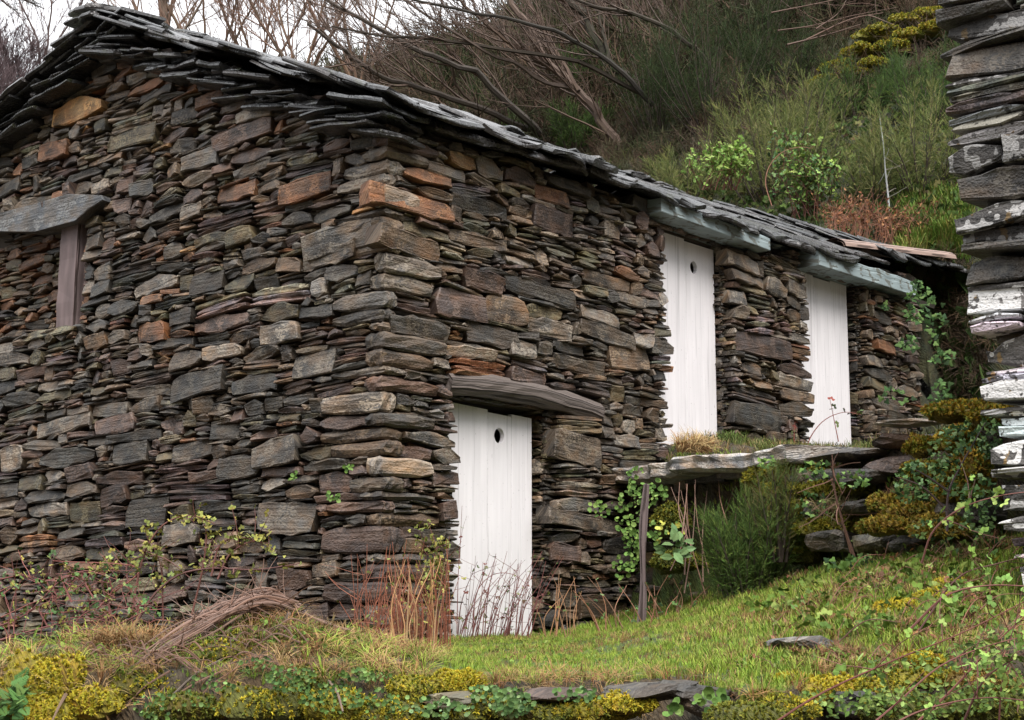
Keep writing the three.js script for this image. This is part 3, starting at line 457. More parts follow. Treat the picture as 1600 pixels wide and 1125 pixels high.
{
  const roof = part('roof'), r = RNG(202), all = [];
  const sCol = () => { const b = ru(r, 0.045, 0.115), w = ru(r, -0.06, 0.1); return [b * (1 + w), b, b * (1 - w * 0.4)]; };
  function slope(sgn, zE, yE, zR, exposure, tilt, weight, single) {
    const Lz = Math.abs(zE(1) - zR), rows = Math.ceil(Lz / exposure), last = single ? 0 : rows - 3;
    for (let i = 0; i <= last; i++) {
      let t = -0.20 - r() * 0.12; const f = Math.min(1, i / rows);
      while (t < (single ? 2.9 : 10.25)) {
        const eave = i === 0, verge = t < -0.1, w = eave ? ru(r, 0.4, 1.05) : verge ? ru(r, 0.4, 0.8) : ru(r, 0.28, 0.75), th = eave ? ru(r, 0.035, 0.07) : ru(r, 0.018, 0.048), l = ru(r, 0.46, 0.64), tm = t + w / 2;
        const y = lerp(yE(tm), RIDGE(tm), f) + (eave ? 0 : ru(r, -0.012, 0.028)), z = lerp(zE(tm), zR, f) + ru(r, -0.05, 0.05);
        all.push({ g: slabGeo(r, w, l, th, sCol()), p: [tm, y, z], rx: (tilt - 0.05 * f + ru(r, -0.05, 0.05) * (1 - 0.6 * f)), ry: sgn > 0 ? ru(r, -0.1, 0.1) : Math.PI + ru(r, -0.1, 0.1), rz: ru(r, -0.035, 0.035), k: weight * (eave ? 6 : 1) * (verge ? 5 : 1) * (i < 9 ? 1.6 : 1) * (12 / (10.4 + tm * 0.77)) ** 2 * w });
        t += w + ru(r, 0.005, 0.03);
      }
    }
  }
  slope(1, (t) => 0.26 - 0.07 * sstep(2.6, 3.4, t), EAVE, -3.4, 0.145, 0.44, 1);
  slope(1, (t) => 0.18 - 0.09 * sstep(2.6, 3.4, t), (t) => EAVE(t) - 0.045, -3.4, 0.2, 0.3, 2, true);      // second layer under the eave
  slope(-1, () => -7.0, (t) => 4.10, -3.4, 0.2, 0.28, 0.05);
  // short slabs built out along both verges of the near gable
  for (let k = 0; k < 96; k++) {
    const f = (k % 48) / 47, low = k < 48 ? 0 : 0.085, rt = f < 0.55, q = rt ? f / 0.55 : (f - 0.55) / 0.45, z = rt ? lerp(0.15, -3.4, q) : lerp(-6.9, -3.4, q), y = (rt ? lerp(3.71, 5.19, q) : lerp(4.06, 5.19, q)) - low + ru(r, -0.05, 0.03);
    all.push({ g: slabGeo(r, ru(r, 0.35, 0.55), ru(r, 0.3, 0.6), ru(r, 0.022, 0.05), sCol()), p: [ru(r, 0.0, 0.10), y, z], rx: ru(r, 0.05, 0.28), ry: (rt ? 0 : Math.PI) + ru(r, -0.15, 0.15), rz: ru(r, -0.05, 0.05), k: 20 });
  }
  for (let t = -0.1; t < 10.1; t += 0.42) for (let m = 0; m < 3; m++) // ridge stones laid flat
    all.push({ g: slabGeo(r, ru(r, 0.4, 0.62), ru(r, 0.34, 0.5), ru(r, 0.03, 0.06), sCol()), p: [t + 0.08 + ru(r, -0.06, 0.06), RIDGE(t) - 0.03 + m * 0.045, -3.4 + 0.22 + ru(r, -0.08, 0.06) - m * 0.04], rx: ru(r, -0.06, 0.1), ry: ru(r, -0.2, 0.2), rz: ru(r, -0.05, 0.05), k: 3 });
  all.sort((a, b) => b.k - a.k); const rest = [];
  all.forEach((s, i) => { const e = new THREE.Euler(s.rx, s.ry, s.rz, 'YXZ'); if (i < 300) { const o = mesh('slate', s.g, M.slate, roof); o.position.set(...s.p); o.rotation.copy(e); } else { s.g.applyMatrix4(new THREE.Matrix4().compose(V(...s.p), new THREE.Quaternion().setFromEuler(e), V(1, 1, 1))); rest.push(s.g); } });
  stuff(mesh('upper_slates', mergeGeometries(rest), M.slate, roof));
  // boarding under the slates
  const d1 = new THREE.BoxGeometry(9.7, 0.05, 3.6); d1.rotateX(0.40); d1.translate(5.05, 4.50, -1.8);
  const d2 = new THREE.BoxGeometry(9.7, 0.05, 3.6); d2.rotateX(-0.33); d2.translate(5.05, 4.62, -5.2);
  mesh('boarding', mergeGeometries([d1, d2]), M.core, roof);
  // pale half-round gutter board lying along the far eave
  const a = at(1300, 374, 16.3), b = at(1474, 395, 17.9); const A = toHouse(a), B = toHouse(b);
  const gb = new GB(), n = 14; let prev = null; for (let i = 0; i <= n; i++) { const u = i / n, p = V().lerpVectors(A, B, u), ring = []; for (let k = 0; k <= 8; k++) { const q = Math.PI * (k / 8); ring.push(V(p.x, p.y + 0.11 * Math.sin(q) - 0.1, p.z + 0.17 * Math.cos(q))); } for (let k = 8; k >= 0; k--) { const q = Math.PI * (k / 8); ring.push(V(p.x, p.y + 0.085 * Math.sin(q) - 0.1, p.z + 0.145 * Math.cos(q))); } const m = ring.length; if (prev) for (let k = 0; k < m; k++) { const j = (k + 1) % m; gb.quad(prev[k], prev[j], ring[j], ring[k], [k * 0.06, (u - 1 / n) * 3], [j * 0.06, (u - 1 / n) * 3], [j * 0.06, u * 3], [k * 0.06, u * 3]); } prev = ring; }
  mesh('half_round_board', gb.geo(), M.plank, roof).userData.label = 'pale half round board along the far eave';
}

// ---------------------------------------------------------------- the neighbouring wall at the right of the picture
{
  const Q = at(1505, 600, 7.5), wall = thing('stone_wall', 'near wall of dark stones crusted with white lichen at the right edge', 'wall', [Q.x, 0, Q.z], null, Math.PI / 2 - YAW + Math.PI / 2);
  // frame: its face looks along -dR like the gable; u runs to the right along -dL, w out of the face
  wall.rotation.y = 0; const uA = V(-dR.z, 0, dR.x).normalize(), U = V(Math.cos(YAW), 0, Math.sin(YAW)), W = V(-Math.sin(YAW), 0, Math.cos(YAW));
  const map = (u, v, w) => V(U.x * u + W.x * w, v, U.z * u + W.z * w), r = RNG(404);
  const LT = [[0, 0.30], [0.26, 0.28], [0.6, 0.15], [1.1, 0.11], [1.6, 0.06], [2.1, -0.01], [2.5, -0.03], [3.4, -0.045], [9, -0.045]]; const lean = (v) => { for (let i = 1; i < LT.length; i++) if (v < LT[i][0]) return lerp(LT[i - 1][1], LT[i][1], (v - LT[i - 1][0]) / (LT[i][0] - LT[i - 1][0])); return 0; };
  let y = 0.02; const rects = [];
  while (y < 4.3) { const h = r() < 0.36 ? ru(r, 0.03, 0.08) : ru(r, 0.09, 0.18); let u = lean(y) + ru(r, -0.03, 0.035); while (u < 1.9) { const w = ru(r, 0.3, 0.75); rects.push([u, y, u + w, y + h]); u += w; } y += h; }
  const col = (q) => { const k = q[1] < 1.95 ? ru(r, 0.58, 0.8) : ru(r, 0.26, 0.40); return [k * 1.01, k, k * 0.985]; };
  const low = rects.filter((q) => q[1] < 1.9 || r() < 0.6), high = rects.filter((q) => !low.includes(q));
  const o = { layered: 0.3, tilt: 1.0 };
  addStones(wall, low, { r, map, w: [-0.05, 0.05], depth: 0.5, col, joint: 0.006, mat: M.lichenStone, opt: o });
  addStones(wall, high, { r, map, w: [-0.05, 0.05], depth: 0.5, col: () => colour(r, pick(r, ['grey', 'grey', 'dark', 'dark'])).map((c) => c * 0.6 + PAL.dark[1] * 0.4), joint: 0.006, mat: M.stone, opt: o });
  const S = { h: [0.025, 0.07], w: [0.1, 0.35], big: () => 1 }; addStones(wall, lay(0.12, 1.9, 0, () => 4.3, [], S, r).filter((q) => q[0] > lean(q[1]) + 0.06), { r, map, w: [-0.16, -0.10], depth: 0.2, col: () => colour(r, 'dark'), most: 0, rest: 'pinning_stones' });
  const c = new THREE.BoxGeometry(1.8, 4.6, 1.2); c.translate(1.42, 2.0, -0.78); c.applyMatrix4(new THREE.Matrix4().makeBasis(U, V(0, 1, 0), W)); mesh('wall_core', c, M.core, wall);
}

// ---------------------------------------------------------------- terrace wall below the middle door
function boulderGeo(r, sx, sy, sz, col, rough = 0.16, sub = 2) {
  const g = new THREE.IcosahedronGeometry(1, sub), p = g.attributes.position, o = ru(r, 0, 90), gb = []; const key = {};
  const cut = []; for (let i = 0; i < 9; i++) cut.push([V(ru(r, -1, 1), ru(r, -0.5, 0.5), ru(r, -1, 1)).normalize(), ru(r, 0.5, 0.8)]);
  cut.push([V(ru(r, -0.2, 0.2), 1, ru(r, -0.2, 0.2)).normalize(), ru(r, 0.5, 0.66)], [V(0, -1, 0), 0.62]);
  for (let i = 0; i < p.count; i++) { const v = V().fromBufferAttribute(p, i).normalize(); let k = 1; for (const [n, d] of cut) { const q = v.dot(n); if (q * k > d) k = d / q; } k *= 1 + rough * fnoise(v.x * 2 + o, v.z * 2 + v.y * 3, 3, 7); p.setXYZ(i, v.x * k * sx, v.y * k * sy, v.z * k * sz); }
  const u = g.attributes.uv; for (let i = 0; i < u.count; i++) u.setXY(i, p.getX(i) + p.getZ(i) * 0.6 + o, p.getY(i) + o * 0.3);
  const c = new Float32Array(p.count * 3); for (let i = 0; i < p.count; i++) c.set(col, i * 3); g.setAttribute('color', new THREE.BufferAttribute(c, 3)); g.computeVertexNormals(); return g;
}
const terrace = thing('terrace_wall', 'mossy dry stone wall with long overhanging slab before the middle door', 'wall', [LB.x, 0, LB.z]);
{
  const r = RNG(505), O = V(LB.x, 0, LB.z), Uax = V().subVectors(LB, LA).setY(0), L = Uax.length(); Uax.normalize(); const Wax = V(-Uax.z, 0, Uax.x).negate(); // outward, toward the lower door
  if (Wax.x > 0) Wax.negate();
  const map = (u, v, w) => V(Uax.x * u + Wax.x * w, v, Uax.z * u + Wax.z * w); // u from -L at the house to 0 at the outer corner
  const rects = lay(-L, 0.05, -0.05, (u) => 1.28, [[-1.65, 0.35, -0.75, 1.2]], { h: [0.05, 0.2], w: [0.15, 0.6], big: () => 1 }, r);
  addStones(terrace, rects, { r, map, w: [-0.06, 0.04], depth: 0.3, col: (q) => colour(r, pick(r, ['dark', 'grey', 'olive'])), most: 80 });
  // the slab: from pixel 1015..1280
  const lg = new GB(); lg.col = [0.62, 0.57, 0.54]; const P = []; const n = 24;
  for (let i = 0; i <= n; i++) P.push([lerp(-L + 0.1, 0.12, i / n), 0.30 * (0.72 + 0.36 * r()) ]); // outer edge
  const A = P.map(([u, w]) => [u, w]), B = P.map(([u]) => [u, -0.62 - 0.1 * r()]).reverse();
  const gb = lg, ringXY = [...A, ...B]; const top = (u) => 1.375 + 0.02 * Math.sin(u * 4), ring = (dy, k, j) => ringXY.map(([u, w]) => map(u + ru(r, -j, j), top(u) + dy + ru(r, -0.008, 0.008), w > 0 ? w - k + ru(r, -j, j) : w));
  const R = [ring(-0.135, 0.06, 0.012), ring(-0.105, 0.0, 0.016), ring(-0.055, 0.018, 0.014), ring(-0.015, 0.0, 0.012), ring(0, 0.03, 0.008)], N = ringXY.length, uv = (p) => [p.x + p.z * 0.7, p.y * 2 + p.z * 0.5];
  for (let a = 0; a < 4; a++) for (let i = 0; i < N; i++) { const j = (i + 1) % N; gb.quad(R[a][j], R[a][i], R[a + 1][i], R[a + 1][j], uv(R[a][j]), uv(R[a][i]), uv(R[a + 1][i]), uv(R[a + 1][j])); gb.quad(R[a][i], R[a][j], R[a + 1][j], R[a + 1][i], uv(R[a][i]), uv(R[a][j]), uv(R[a + 1][j]), uv(R[a + 1][i])); }
  for (let i = 0; i < n; i++) { const j = i + 1, a = N - 1 - i, b = N - 1 - j; for (const q of [R[0], R[4]]) gb.quad(q[i], q[j], q[b], q[a], uv(q[i]), uv(q[j]), uv(q[b]), uv(q[a])); }
  mesh('slab', gb.geo(), M.stone, terrace).userData.label = 'long pale overhanging slab';
  // flat stones continuing to the right of it and the heap above
  for (const [px, py, d, sx, sy, sz, c] of [[1330, 712, 10.2, 0.34, 0.06, 0.28, 'grey'], [1400, 728, 9.9, 0.26, 0.10, 0.25, 'purple'], [1415, 690, 9.9, 0.24, 0.085, 0.2, 'purple'], [1420, 662, 9.8, 0.26, 0.03, 0.22, 'light'], [1500, 640, 9.3, 0.26, 0.07, 0.25, 'olive'], [1395, 812, 9.2, 0.13, 0.07, 0.14, 'dark'], [1480, 745, 9.0, 0.2, 0.12, 0.2, 'dark'], [1465, 690, 9.2, 0.15, 0.09, 0.15, 'grey'], [1545, 720, 8.7, 0.2, 0.12, 0.2, 'grey'], [1450, 810, 8.9, 0.24, 0.08, 0.2, 'dark'], [1520, 800, 8.6, 0.22, 0.14, 0.2, 'dark'], [1345, 745, 10.0, 0.3, 0.09, 0.24, 'dark'], [1300, 760, 10.3, 0.26, 0.12, 0.2, 'dark'], [1290, 820, 10.2, 0.26, 0.13, 0.22, 'olive'], [1260, 745, 10.5, 0.2, 0.1, 0.2, 'olive'], [1235, 790, 10.65, 0.28, 0.13, 0.2, 'dark'], [1245, 845, 10.5, 0.26, 0.14, 0.2, 'olive'], [1300, 800, 10.25, 0.26, 0.11, 0.22, 'dark'], [1310, 845, 10.0, 0.26, 0.12, 0.22, 'grey'], [1360, 790, 9.8, 0.2, 0.09, 0.2, 'dark'], [1365, 850, 9.5, 0.22, 0.1, 0.2, 'olive'], [1430, 850, 9.0, 0.22, 0.1, 0.2, 'dark'], [1500, 850, 8.6, 0.22, 0.11, 0.2, 'grey'], [1230, 735, 10.8, 0.22, 0.07, 0.2, 'grey']]) { const p = at(px, py, d); mesh('stone', boulderGeo(r, sx, sy, sz, colour(r, c)), M.stone, terrace).position.set(p.x - O.x, p.y, p.z - O.z); }
}

// ---------------------------------------------------------------- dry stone wall along the front of the terrace
const frontRim = thing('retaining_wall', 'low mossy retaining wall along the bottom edge of the grass', 'wall', [0, 0, -6.4]);
{
  const r = RNG(606);
  for (let x = -3.4; x < 3.4; x += 0.0) { const w = ru(r, 0.14, 0.34); for (let y = -1.2; y < -0.24; y += 0.16) { const d = edgeD(x + w) - 0.30 + ru(r, -0.05, 0.05); if (r() < 0.9) mesh('stone', boulderGeo(r, w * 0.62, ru(r, 0.07, 0.11), 0.2, colour(r, pick(r, ['dark', 'olive', 'grey', 'purple'])), 0.2, 1), M.stone, frontRim).position.set(x + w / 2 + ru(r, -0.06, 0.06), y, -d + 6.4); } x += w; }
  // coping stones seen in the turf
  const cop = (px, py, d, sx, sy, sz, c, label, tilt = 0) => { const p = at(px, py, d), o = mesh('coping_stone', boulderGeo(r, sx, sy, sz, colour(r, c), 0.22, 3), M.stone, frontRim); o.position.set(p.x, p.y, p.z + 6.4); o.rotation.z = tilt; if (label) o.userData.label = label; };
  cop(598, 1036, 6.7, 0.16, 0.045, 0.16, 'purple', 'flat flaky stone at the edge of the grass');
  cop(1000, 1082, 6.15, 0.26, 0.055, 0.2, 'dark', 'long dark coping stone', 0.05); cop(1085, 1084, 6.2, 0.24, 0.06, 0.2, 'dark', null, -0.16); cop(870, 1084, 6.2, 0.20, 0.04, 0.16, 'purple'); cop(1118, 1112, 6.1, 0.16, 0.06, 0.2, 'dark', null, -0.34);
  cop(375, 985, 7.0, 0.14, 0.05, 0.12, 'olive', 'mossy stone under the brushwood', 0.1); cop(1330, 1100, 6.2, 0.14, 0.08, 0.14, 'dark'); cop(700, 1095, 6.2, 0.16, 0.05, 0.14, 'olive');
}
{ const p = groundAt(1252, 1022).add(V(0, 0.035, 0)), r = RNG(9), o = mesh('flat_stone', boulderGeo(r, 0.19, 0.07, 0.12, [0.27, 0.25, 0.23], 0.25, 3), M.stone, scene); o.position.copy(p); o.userData = { label: 'pale flat stone lying in the grass at the right', category: 'stone' }; }
// ---------------------------------------------------------------- plants
function groundAt(px, py, d0 = 4.5) { const q = ray(px, py).multiplyScalar(1); q.multiplyScalar(1 / -q.z); let prev = null; for (let d = d0; d < 90; d += 0.04) { const x = EYE.x + q.x * d, y = EYE.y + q.y * d, g = height(x, -d); if (y <= g) return V(x, g, -d); } return at(px, py, 40); }
const onGround = (x, z, dy = 0) => V(x, height(x, z) + dy, z);
const UP = V(0, 1, 0);
function inst(name, geo, mat, list, parent) {
  const o = new THREE.InstancedMesh(geo, mat, list.length), c = new THREE.Color(); o.name = name; o.castShadow = o.receiveShadow = true;
  list.forEach((e, i) => { o.setMatrixAt(i, e.m); o.setColorAt(i, c.setRGB(...e.c)); }); parent.add(o); return o;
}
const mtx = (p, dir, s, spin = 0, sy = s) => new THREE.Matrix4().compose(p, new THREE.Quaternion().setFromUnitVectors(UP, dir).multiply(new THREE.Quaternion().setFromAxisAngle(UP, spin)), V(s, sy, s));
const rdir = (r, up = 0) => { const a = r() * Math.PI * 2, y = ru(r, -1, 1), k = Math.sqrt(1 - y * y); return V(Math.cos(a) * k, y + up, Math.sin(a) * k).normalize(); };
const tint = (r, c, j = 0.25, h = 0.08) => { const k = 1 + ru(r, -j, j), w = ru(r, -h, h); return [c[0] * k * (1 + w), c[1] * k, c[2] * k * (1 - w)]; };
// leaf shapes, unit size, growing along +y
const G = {};
{ // blade of grass, tuft of blades
  const tuft = (n, w, spread, droop, seed) => { const r = RNG(seed), gb = new GB(); for (let i = 0; i < n; i++) { const a = r() * 6.283, ex = ru(r, 0.2, 1) * spread, h = ru(r, 0.55, 1), dx = Math.cos(a), dz = Math.sin(a), b = V(dx * 0.18 * r(), 0, dz * 0.18 * r()), sx = -dz * w / 2, sz = dx * w / 2; const pts = [0, 0.45, 0.8, 1].map((f) => V(b.x + dx * ex * f * f, h * (f - droop * f * f * f), b.z + dz * ex * f * f)), ws = [1, 0.9, 0.55, 0.02]; for (let k = 0; k < 3; k++) { const q = (p, s) => V(p.x + sx * s, p.y, p.z + sz * s); gb.quad(q(pts[k], -ws[k]), q(pts[k], ws[k]), q(pts[k + 1], ws[k + 1]), q(pts[k + 1], -ws[k + 1]), [0, 0], [1, 0], [1, 1], [0, 1]); } } const g = gb.geo(); g.deleteAttribute('color'); return g; };
  G.grass = [tuft(7, 0.05, 0.55, 0.15, 1), tuft(8, 0.045, 0.7, 0.22, 2), tuft(6, 0.055, 0.4, 0.1, 3)];
  G.straw = [tuft(16, 0.022, 0.9, 0.45, 4), tuft(18, 0.02, 1.1, 0.55, 5)];
  G.mossTuft = tuft(6, 0.32, 0.75, 0.1, 6);
}
function sprig(seed, n, len, wid, spread, thick) { // woody shoot set with narrow leaves, one unit tall
  const r = RNG(seed), gb = new GB(); for (let i = 0; i < n; i++) { const f = 0.06 + 0.94 * i / n, a = i * 2.4 + r(), e = ru(r, 0.35, 1.0), d = V(Math.cos(a) * spread, e, Math.sin(a) * spread).normalize(), b = V(0.04 * Math.sin(f * 4 + seed), f, 0.04 * Math.cos(f * 3)), s = V(-Math.sin(a), 0, Math.cos(a)).multiplyScalar(wid * 0.5), L = len * (1 - 0.5 * f) * ru(r, 0.7, 1.2), t = V().copy(b).addScaledVector(d, L), m = V().copy(b).addScaledVector(d, L * 0.5); gb.tri(b, V().copy(m).add(s), t, [0, 0], [1, 0], [1, 1]); gb.tri(b, t, V().copy(m).sub(s), [0, 0], [1, 1], [0, 1]); }
  const g = gb.geo(); g.deleteAttribute('color'); return g;
}
G.heather = [sprig(11, 54, 0.16, 0.030, 0.8), sprig(12, 60, 0.14, 0.028, 0.95), sprig(13, 48, 0.18, 0.032, 0.7)];
{ // toothed oval leaf folded on its midrib; three together for bramble; round dimpled leaf; ivy leaf
  const leafTo = (gb, o, d, n, w, L) => { const s = V().crossVectors(d, n).normalize(), P = (u, v, k = 0) => V().copy(o).addScaledVector(d, u * L).addScaledVector(s, v * w).addScaledVector(n, k); const m = [[0, 0], [0.3, 0.42], [0.62, 0.46], [1, 0]]; for (const sg of [1, -1]) { const A = P(0, 0), B = P(0.28, 0.42 * sg, 0.06 * L), C = P(0.65, 0.4 * sg, 0.04 * L), D = P(1, 0, -0.1 * L), Mm = P(0.5, 0); gb.tri(A, B, Mm, [0, 0], [1, 0], [1, 1]); gb.tri(B, C, Mm, [0, 0], [1, 0], [1, 1]); gb.tri(C, D, Mm, [0, 0], [1, 0], [1, 1]); } };
  let gb = new GB(); for (const a of [-1.25, 0, 1.25]) leafTo(gb, V(Math.sin(a) * 0.1, 0.3 + 0.1 * Math.cos(a), 0), V(Math.sin(a), Math.cos(a) * 0.9 + 0.2, 0.15).normalize(), V(0, -0.15, 1).normalize(), 0.6, 0.62); G.trifoliate = gb.geo(); G.trifoliate.deleteAttribute('color');
  gb = new GB(); leafTo(gb, V(0, 0, 0), V(0, 1, 0.12).normalize(), V(0, -0.12, 1).normalize(), 0.62, 1); G.leaf = gb.geo(); G.leaf.deleteAttribute('color');
  gb = new GB(); const N = 11, R = []; for (let i = 0; i < N; i++) { const a = i / N * 6.283, k = 0.5 * (i % 2 ? 0.94 : 1.03); R.push(V(Math.cos(a) * k, Math.sin(a) * k + 0.4, 0.07)); } for (let i = 0; i < N; i++) gb.tri(V(0, 0.4, -0.06), R[i], R[(i + 1) % N], [0, 0], [1, 0], [1, 1]); G.round = gb.geo(); G.round.deleteAttribute('color');
  gb = new GB(); const I = [[0, 0], [0.34, -0.08], [0.52, 0.22], [0.26, 0.42], [0.22, 0.7], [0, 1], [-0.22, 0.7], [-0.26, 0.42], [-0.52, 0.22], [-0.34, -0.08]]; for (let i = 0; i < 10; i++) { const a = I[i], b = I[(i + 1) % 10]; gb.tri(V(0, 0.35, 0.04), V(a[0], a[1], 0), V(b[0], b[1], 0), [0, 0], [1, 0], [1, 1]); } G.ivy = gb.geo(); G.ivy.deleteAttribute('color');
  gb = new GB(); let o = V(0, 0, 0), k = 0; for (let s = 0; s < 9; s++) { const f = s / 9; for (const sg of [1, -1]) leafTo(gb, V(0, 0.1 + f * 0.9, 0.1 * f * f), V(sg, 0.5, 0).normalize(), V(0, 0, 1), 0.13, 0.42 * (1 - f * 0.8)); } G.frond = gb.geo(); G.frond.deleteAttribute('color');
}
function curve(r, p, d, len, n, bend, lift = 0) { const pts = [p.clone()], q = p.clone(), v = d.clone(); for (let i = 0; i < n; i++) { v.addScaledVector(rdir(r), bend).addScaledVector(UP, lift).normalize(); q.addScaledVector(v, len / n); pts.push(q.clone()); } return pts; }
const taper = (n, a, b) => Array.from({ length: n }, (_, i) => lerp(a, b, i / (n - 1)));

// heather: a fountain of upright shoots
function heather(label, base, h, rad, nStem, perStem, cols, group, seed, opt = {}) {
  const o = thing(opt.name ?? 'heather_bush', label, opt.cat ?? 'bush', base.toArray(), group), r = RNG(seed), gb = new GB(), L = [[], [], []]; gb.col = [0.07, 0.052, 0.04];
  for (let i = 0; i < nStem; i++) {
    const a = r() * 6.283, k = Math.sqrt(r()), st = V(Math.cos(a) * k * rad * 0.35, -0.08, Math.sin(a) * k * rad * 0.35), d = V(Math.cos(a) * k * (opt.flare ?? 0.8), 1, Math.sin(a) * k * (opt.flare ?? 0.8)).normalize(), H = h * ru(r, 0.62, 1.05) * (1 - 0.25 * k * k);
    const pts = curve(r, st, d, H, 5, 0.10, 0.10); gb.tube(pts, taper(6, 0.010 + 0.004 * h, 0.003), 3);
    for (let m = 0; m < perStem; m++) { const f = lerp(opt.from ?? 0.22, 1, Math.pow(r(), 0.75)), e = f * 5, s = Math.min(4, Math.floor(e)), p = V().lerpVectors(pts[s], pts[s + 1], e - s), ax = V().subVectors(pts[s + 1], pts[s]).normalize(), q = V().copy(ax).addScaledVector(rdir(r), (opt.wild ?? 1.0) * (1.2 - f * 0.7)).addScaledVector(UP, 0.25).normalize(); p.addScaledVector(q, ru(r, 0, 0.10 * h)); const sc = (opt.sprig ?? 0.15) * ru(r, 0.7, 1.35); pick(r, L).push({ m: mtx(p, q, sc, r() * 6.28, sc * 1.15), c: tint(r, pick(r, cols), 0.3) }); }
  }
  mesh('stems', gb.geo(), M.twig, o); L.forEach((l, i) => l.length && stuff(inst('foliage', G.heather[i], M.leaf, l, o))); return o;
}
// bare tree from given stems; limbs and twigs grow from them
function bareTree(name, label, group, seed, stems, o0 = {}) {
  const base = stems[0].pts[0], o = thing(name, label, 'tree', base.toArray(), group), r = RNG(seed), tw = new GB(); const bc = o0.bark ?? [0.16, 0.125, 0.10], tc = o0.twig ?? [0.115, 0.075, 0.055]; tw.col = tc;
  const grow = (gb, p, d, len, rad, dep) => { const n = dep > 1 ? 6 : 4, pts = curve(r, p, d, len, n, 0.14, o0.lift ?? 0.05), sides = rad > 0.03 ? 5 : 3, t = gb ?? tw; t.tube(pts, taper(n + 1, rad, Math.max(0.0028, rad * 0.3)), sides, 2); if (dep <= 0) return; const k = Math.round((o0.kids ?? 5) * ru(r, 0.7, 1.2)); for (let i = 0; i < k; i++) { const f = ru(r, 0.2, 1), e = Math.min(n - 0.001, f * n), s = Math.floor(e), q = V().lerpVectors(pts[s], pts[s + 1], e - s), ax = V().subVectors(pts[s + 1], pts[s]).normalize(), nd = ax.addScaledVector(rdir(r), 0.62).addScaledVector(V(...(o0.drift ?? [0, 0.1, 0])), 1).normalize(); grow(null, q, nd, len * ru(r, 0.3, 0.62), Math.max(0.0035, rad * 0.45), dep - 1); } };
  stems.forEach((st, si) => {
    const c = new THREE.CatmullRomCurve3(st.pts.map((p) => V().subVectors(p, base))), n = 26, pts = c.getPoints(n).map((p, i) => p.add(V(noise(i * 0.6, si, seed) * st.r * 0.5, noise(i * 0.6, si + 9, seed) * st.r * 0.5, 0))), gb = new GB(); gb.col = tint(r, bc, 0.2);
    gb.tube(pts, taper(n + 1, st.r, st.r1 ?? st.r * 0.35), st.r > 0.05 ? 7 : 5, 3); mesh(si ? 'limb' : 'trunk', gb.geo(), M.bark, o);
    const k = Math.round((st.k ?? 12) * 0.75); for (let i = 0; i < k; i++) { const f = ru(r, st.f0 ?? 0.2, 1), j = Math.min(n - 1, Math.floor(f * n)), ax = V().subVectors(pts[j + 1], pts[j]).normalize(), rad = lerp(st.r, st.r1 ?? st.r * 0.35, f) * 0.5; grow(null, pts[j], ax.addScaledVector(rdir(r), 0.6).addScaledVector(V(...(o0.drift ?? [0, 0.1, 0])), 1).normalize(), (st.len ?? 1.8) * ru(r, 0.5, 1.1), Math.max(0.006, Math.min(rad, 0.03)), 2); }
  });
  stuff(mesh('twigs', tw.geo(), M.twig, o)); return o;
}
const PX = (Z, ...a) => { const out = []; for (let i = 0; i < a.length; i += 2) out.push(at(a[i], a[i + 1], typeof Z === 'number' ? Z : lerp(Z[0], Z[1], i / (a.length - 2)))); return out; };

// --- trees behind the roof
bareTree('bare_tree', 'bare tree whose low limb bends along the roof ridge', null, 1, [
  { pts: PX([29.5, 26], 862, 225, 834, 199, 787, 155, 746, 115, 699, 98, 655, 81, 597, 44, 530, 15, 470, -30), r: 0.085, r1: 0.03, k: 16, len: 2.2 },
  { pts: PX([29.4, 26], 862, 222, 800, 190, 746, 165, 692, 150, 640, 134, 597, 118, 555, 92, 530, 76, 480, 40), r: 0.075, r1: 0.03, k: 16, len: 2.0 },
  { pts: PX([29, 27], 740, 162, 712, 130, 705, 90, 690, 40, 690, -20), r: 0.04, k: 8, len: 1.6 }], { drift: [-0.15, 0.12, 0] });
bareTree('bare_tree', 'leaning bare tree with reddish lower trunk forking left above the roof', null, 2, [
  { pts: PX([27.5, 27], 985, 262, 969, 236, 935, 179, 901, 138, 861, 105, 834, 54, 800, 0, 780, -50), r: 0.11, r1: 0.05, k: 16, len: 2.2 },
  { pts: PX([27.2, 26], 861, 105, 800, 68, 733, 14, 690, -30), r: 0.05, k: 12, len: 1.9 },
  { pts: PX([27.3, 25.5], 901, 138, 847, 128, 817, 105, 766, 84, 719, 57, 641, 7, 600, -30), r: 0.05, k: 14, len: 1.9 },
  { pts: PX([27.2, 27.6], 905, 142, 880, 100, 854, 57, 834, 20, 815, -30), r: 0.05, k: 10, len: 1.8 },
  { pts: PX([27.2, 27.4], 880, 134, 838, 108, 800, 60, 752, 30, 730, -20), r: 0.03, k: 10, len: 1.5 }], { drift: [-0.15, 0.1, 0], bark: [0.19, 0.13, 0.10] });
bareTree('bare_tree', 'dark bare trunk leaning left out of the heather', null, 3, [
  { pts: PX([29.5, 29], 1010, 170, 982, 125, 952, 98, 935, 68, 922, 34, 888, 0, 860, -50), r: 0.12, r1: 0.07, k: 12, len: 2.2 },
  { pts: PX([29.2, 29], 952, 98, 940, 40, 925, -10), r: 0.045, k: 8, len: 1.6 }], { bark: [0.09, 0.075, 0.05], drift: [-0.1, 0.1, 0] });
bareTree('bare_tree', 'mossy bare tree forking twice above the dark heather', null, 4, [
  { pts: PX(31, 1012, 150, 996, 101, 976, 61, 952, 37, 925, 0, 900, -40), r: 0.10, r1: 0.06, k: 12, len: 2.2 },
  { pts: PX(31, 996, 101, 985, 50, 975, 0, 972, -40), r: 0.05, k: 8, len: 1.6 },
  { pts: PX(31, 1052, 110, 1043, 71, 1013, 51, 979, 10, 950, -30), r: 0.06, k: 10, len: 1.8 }], { bark: [0.10, 0.09, 0.05] });
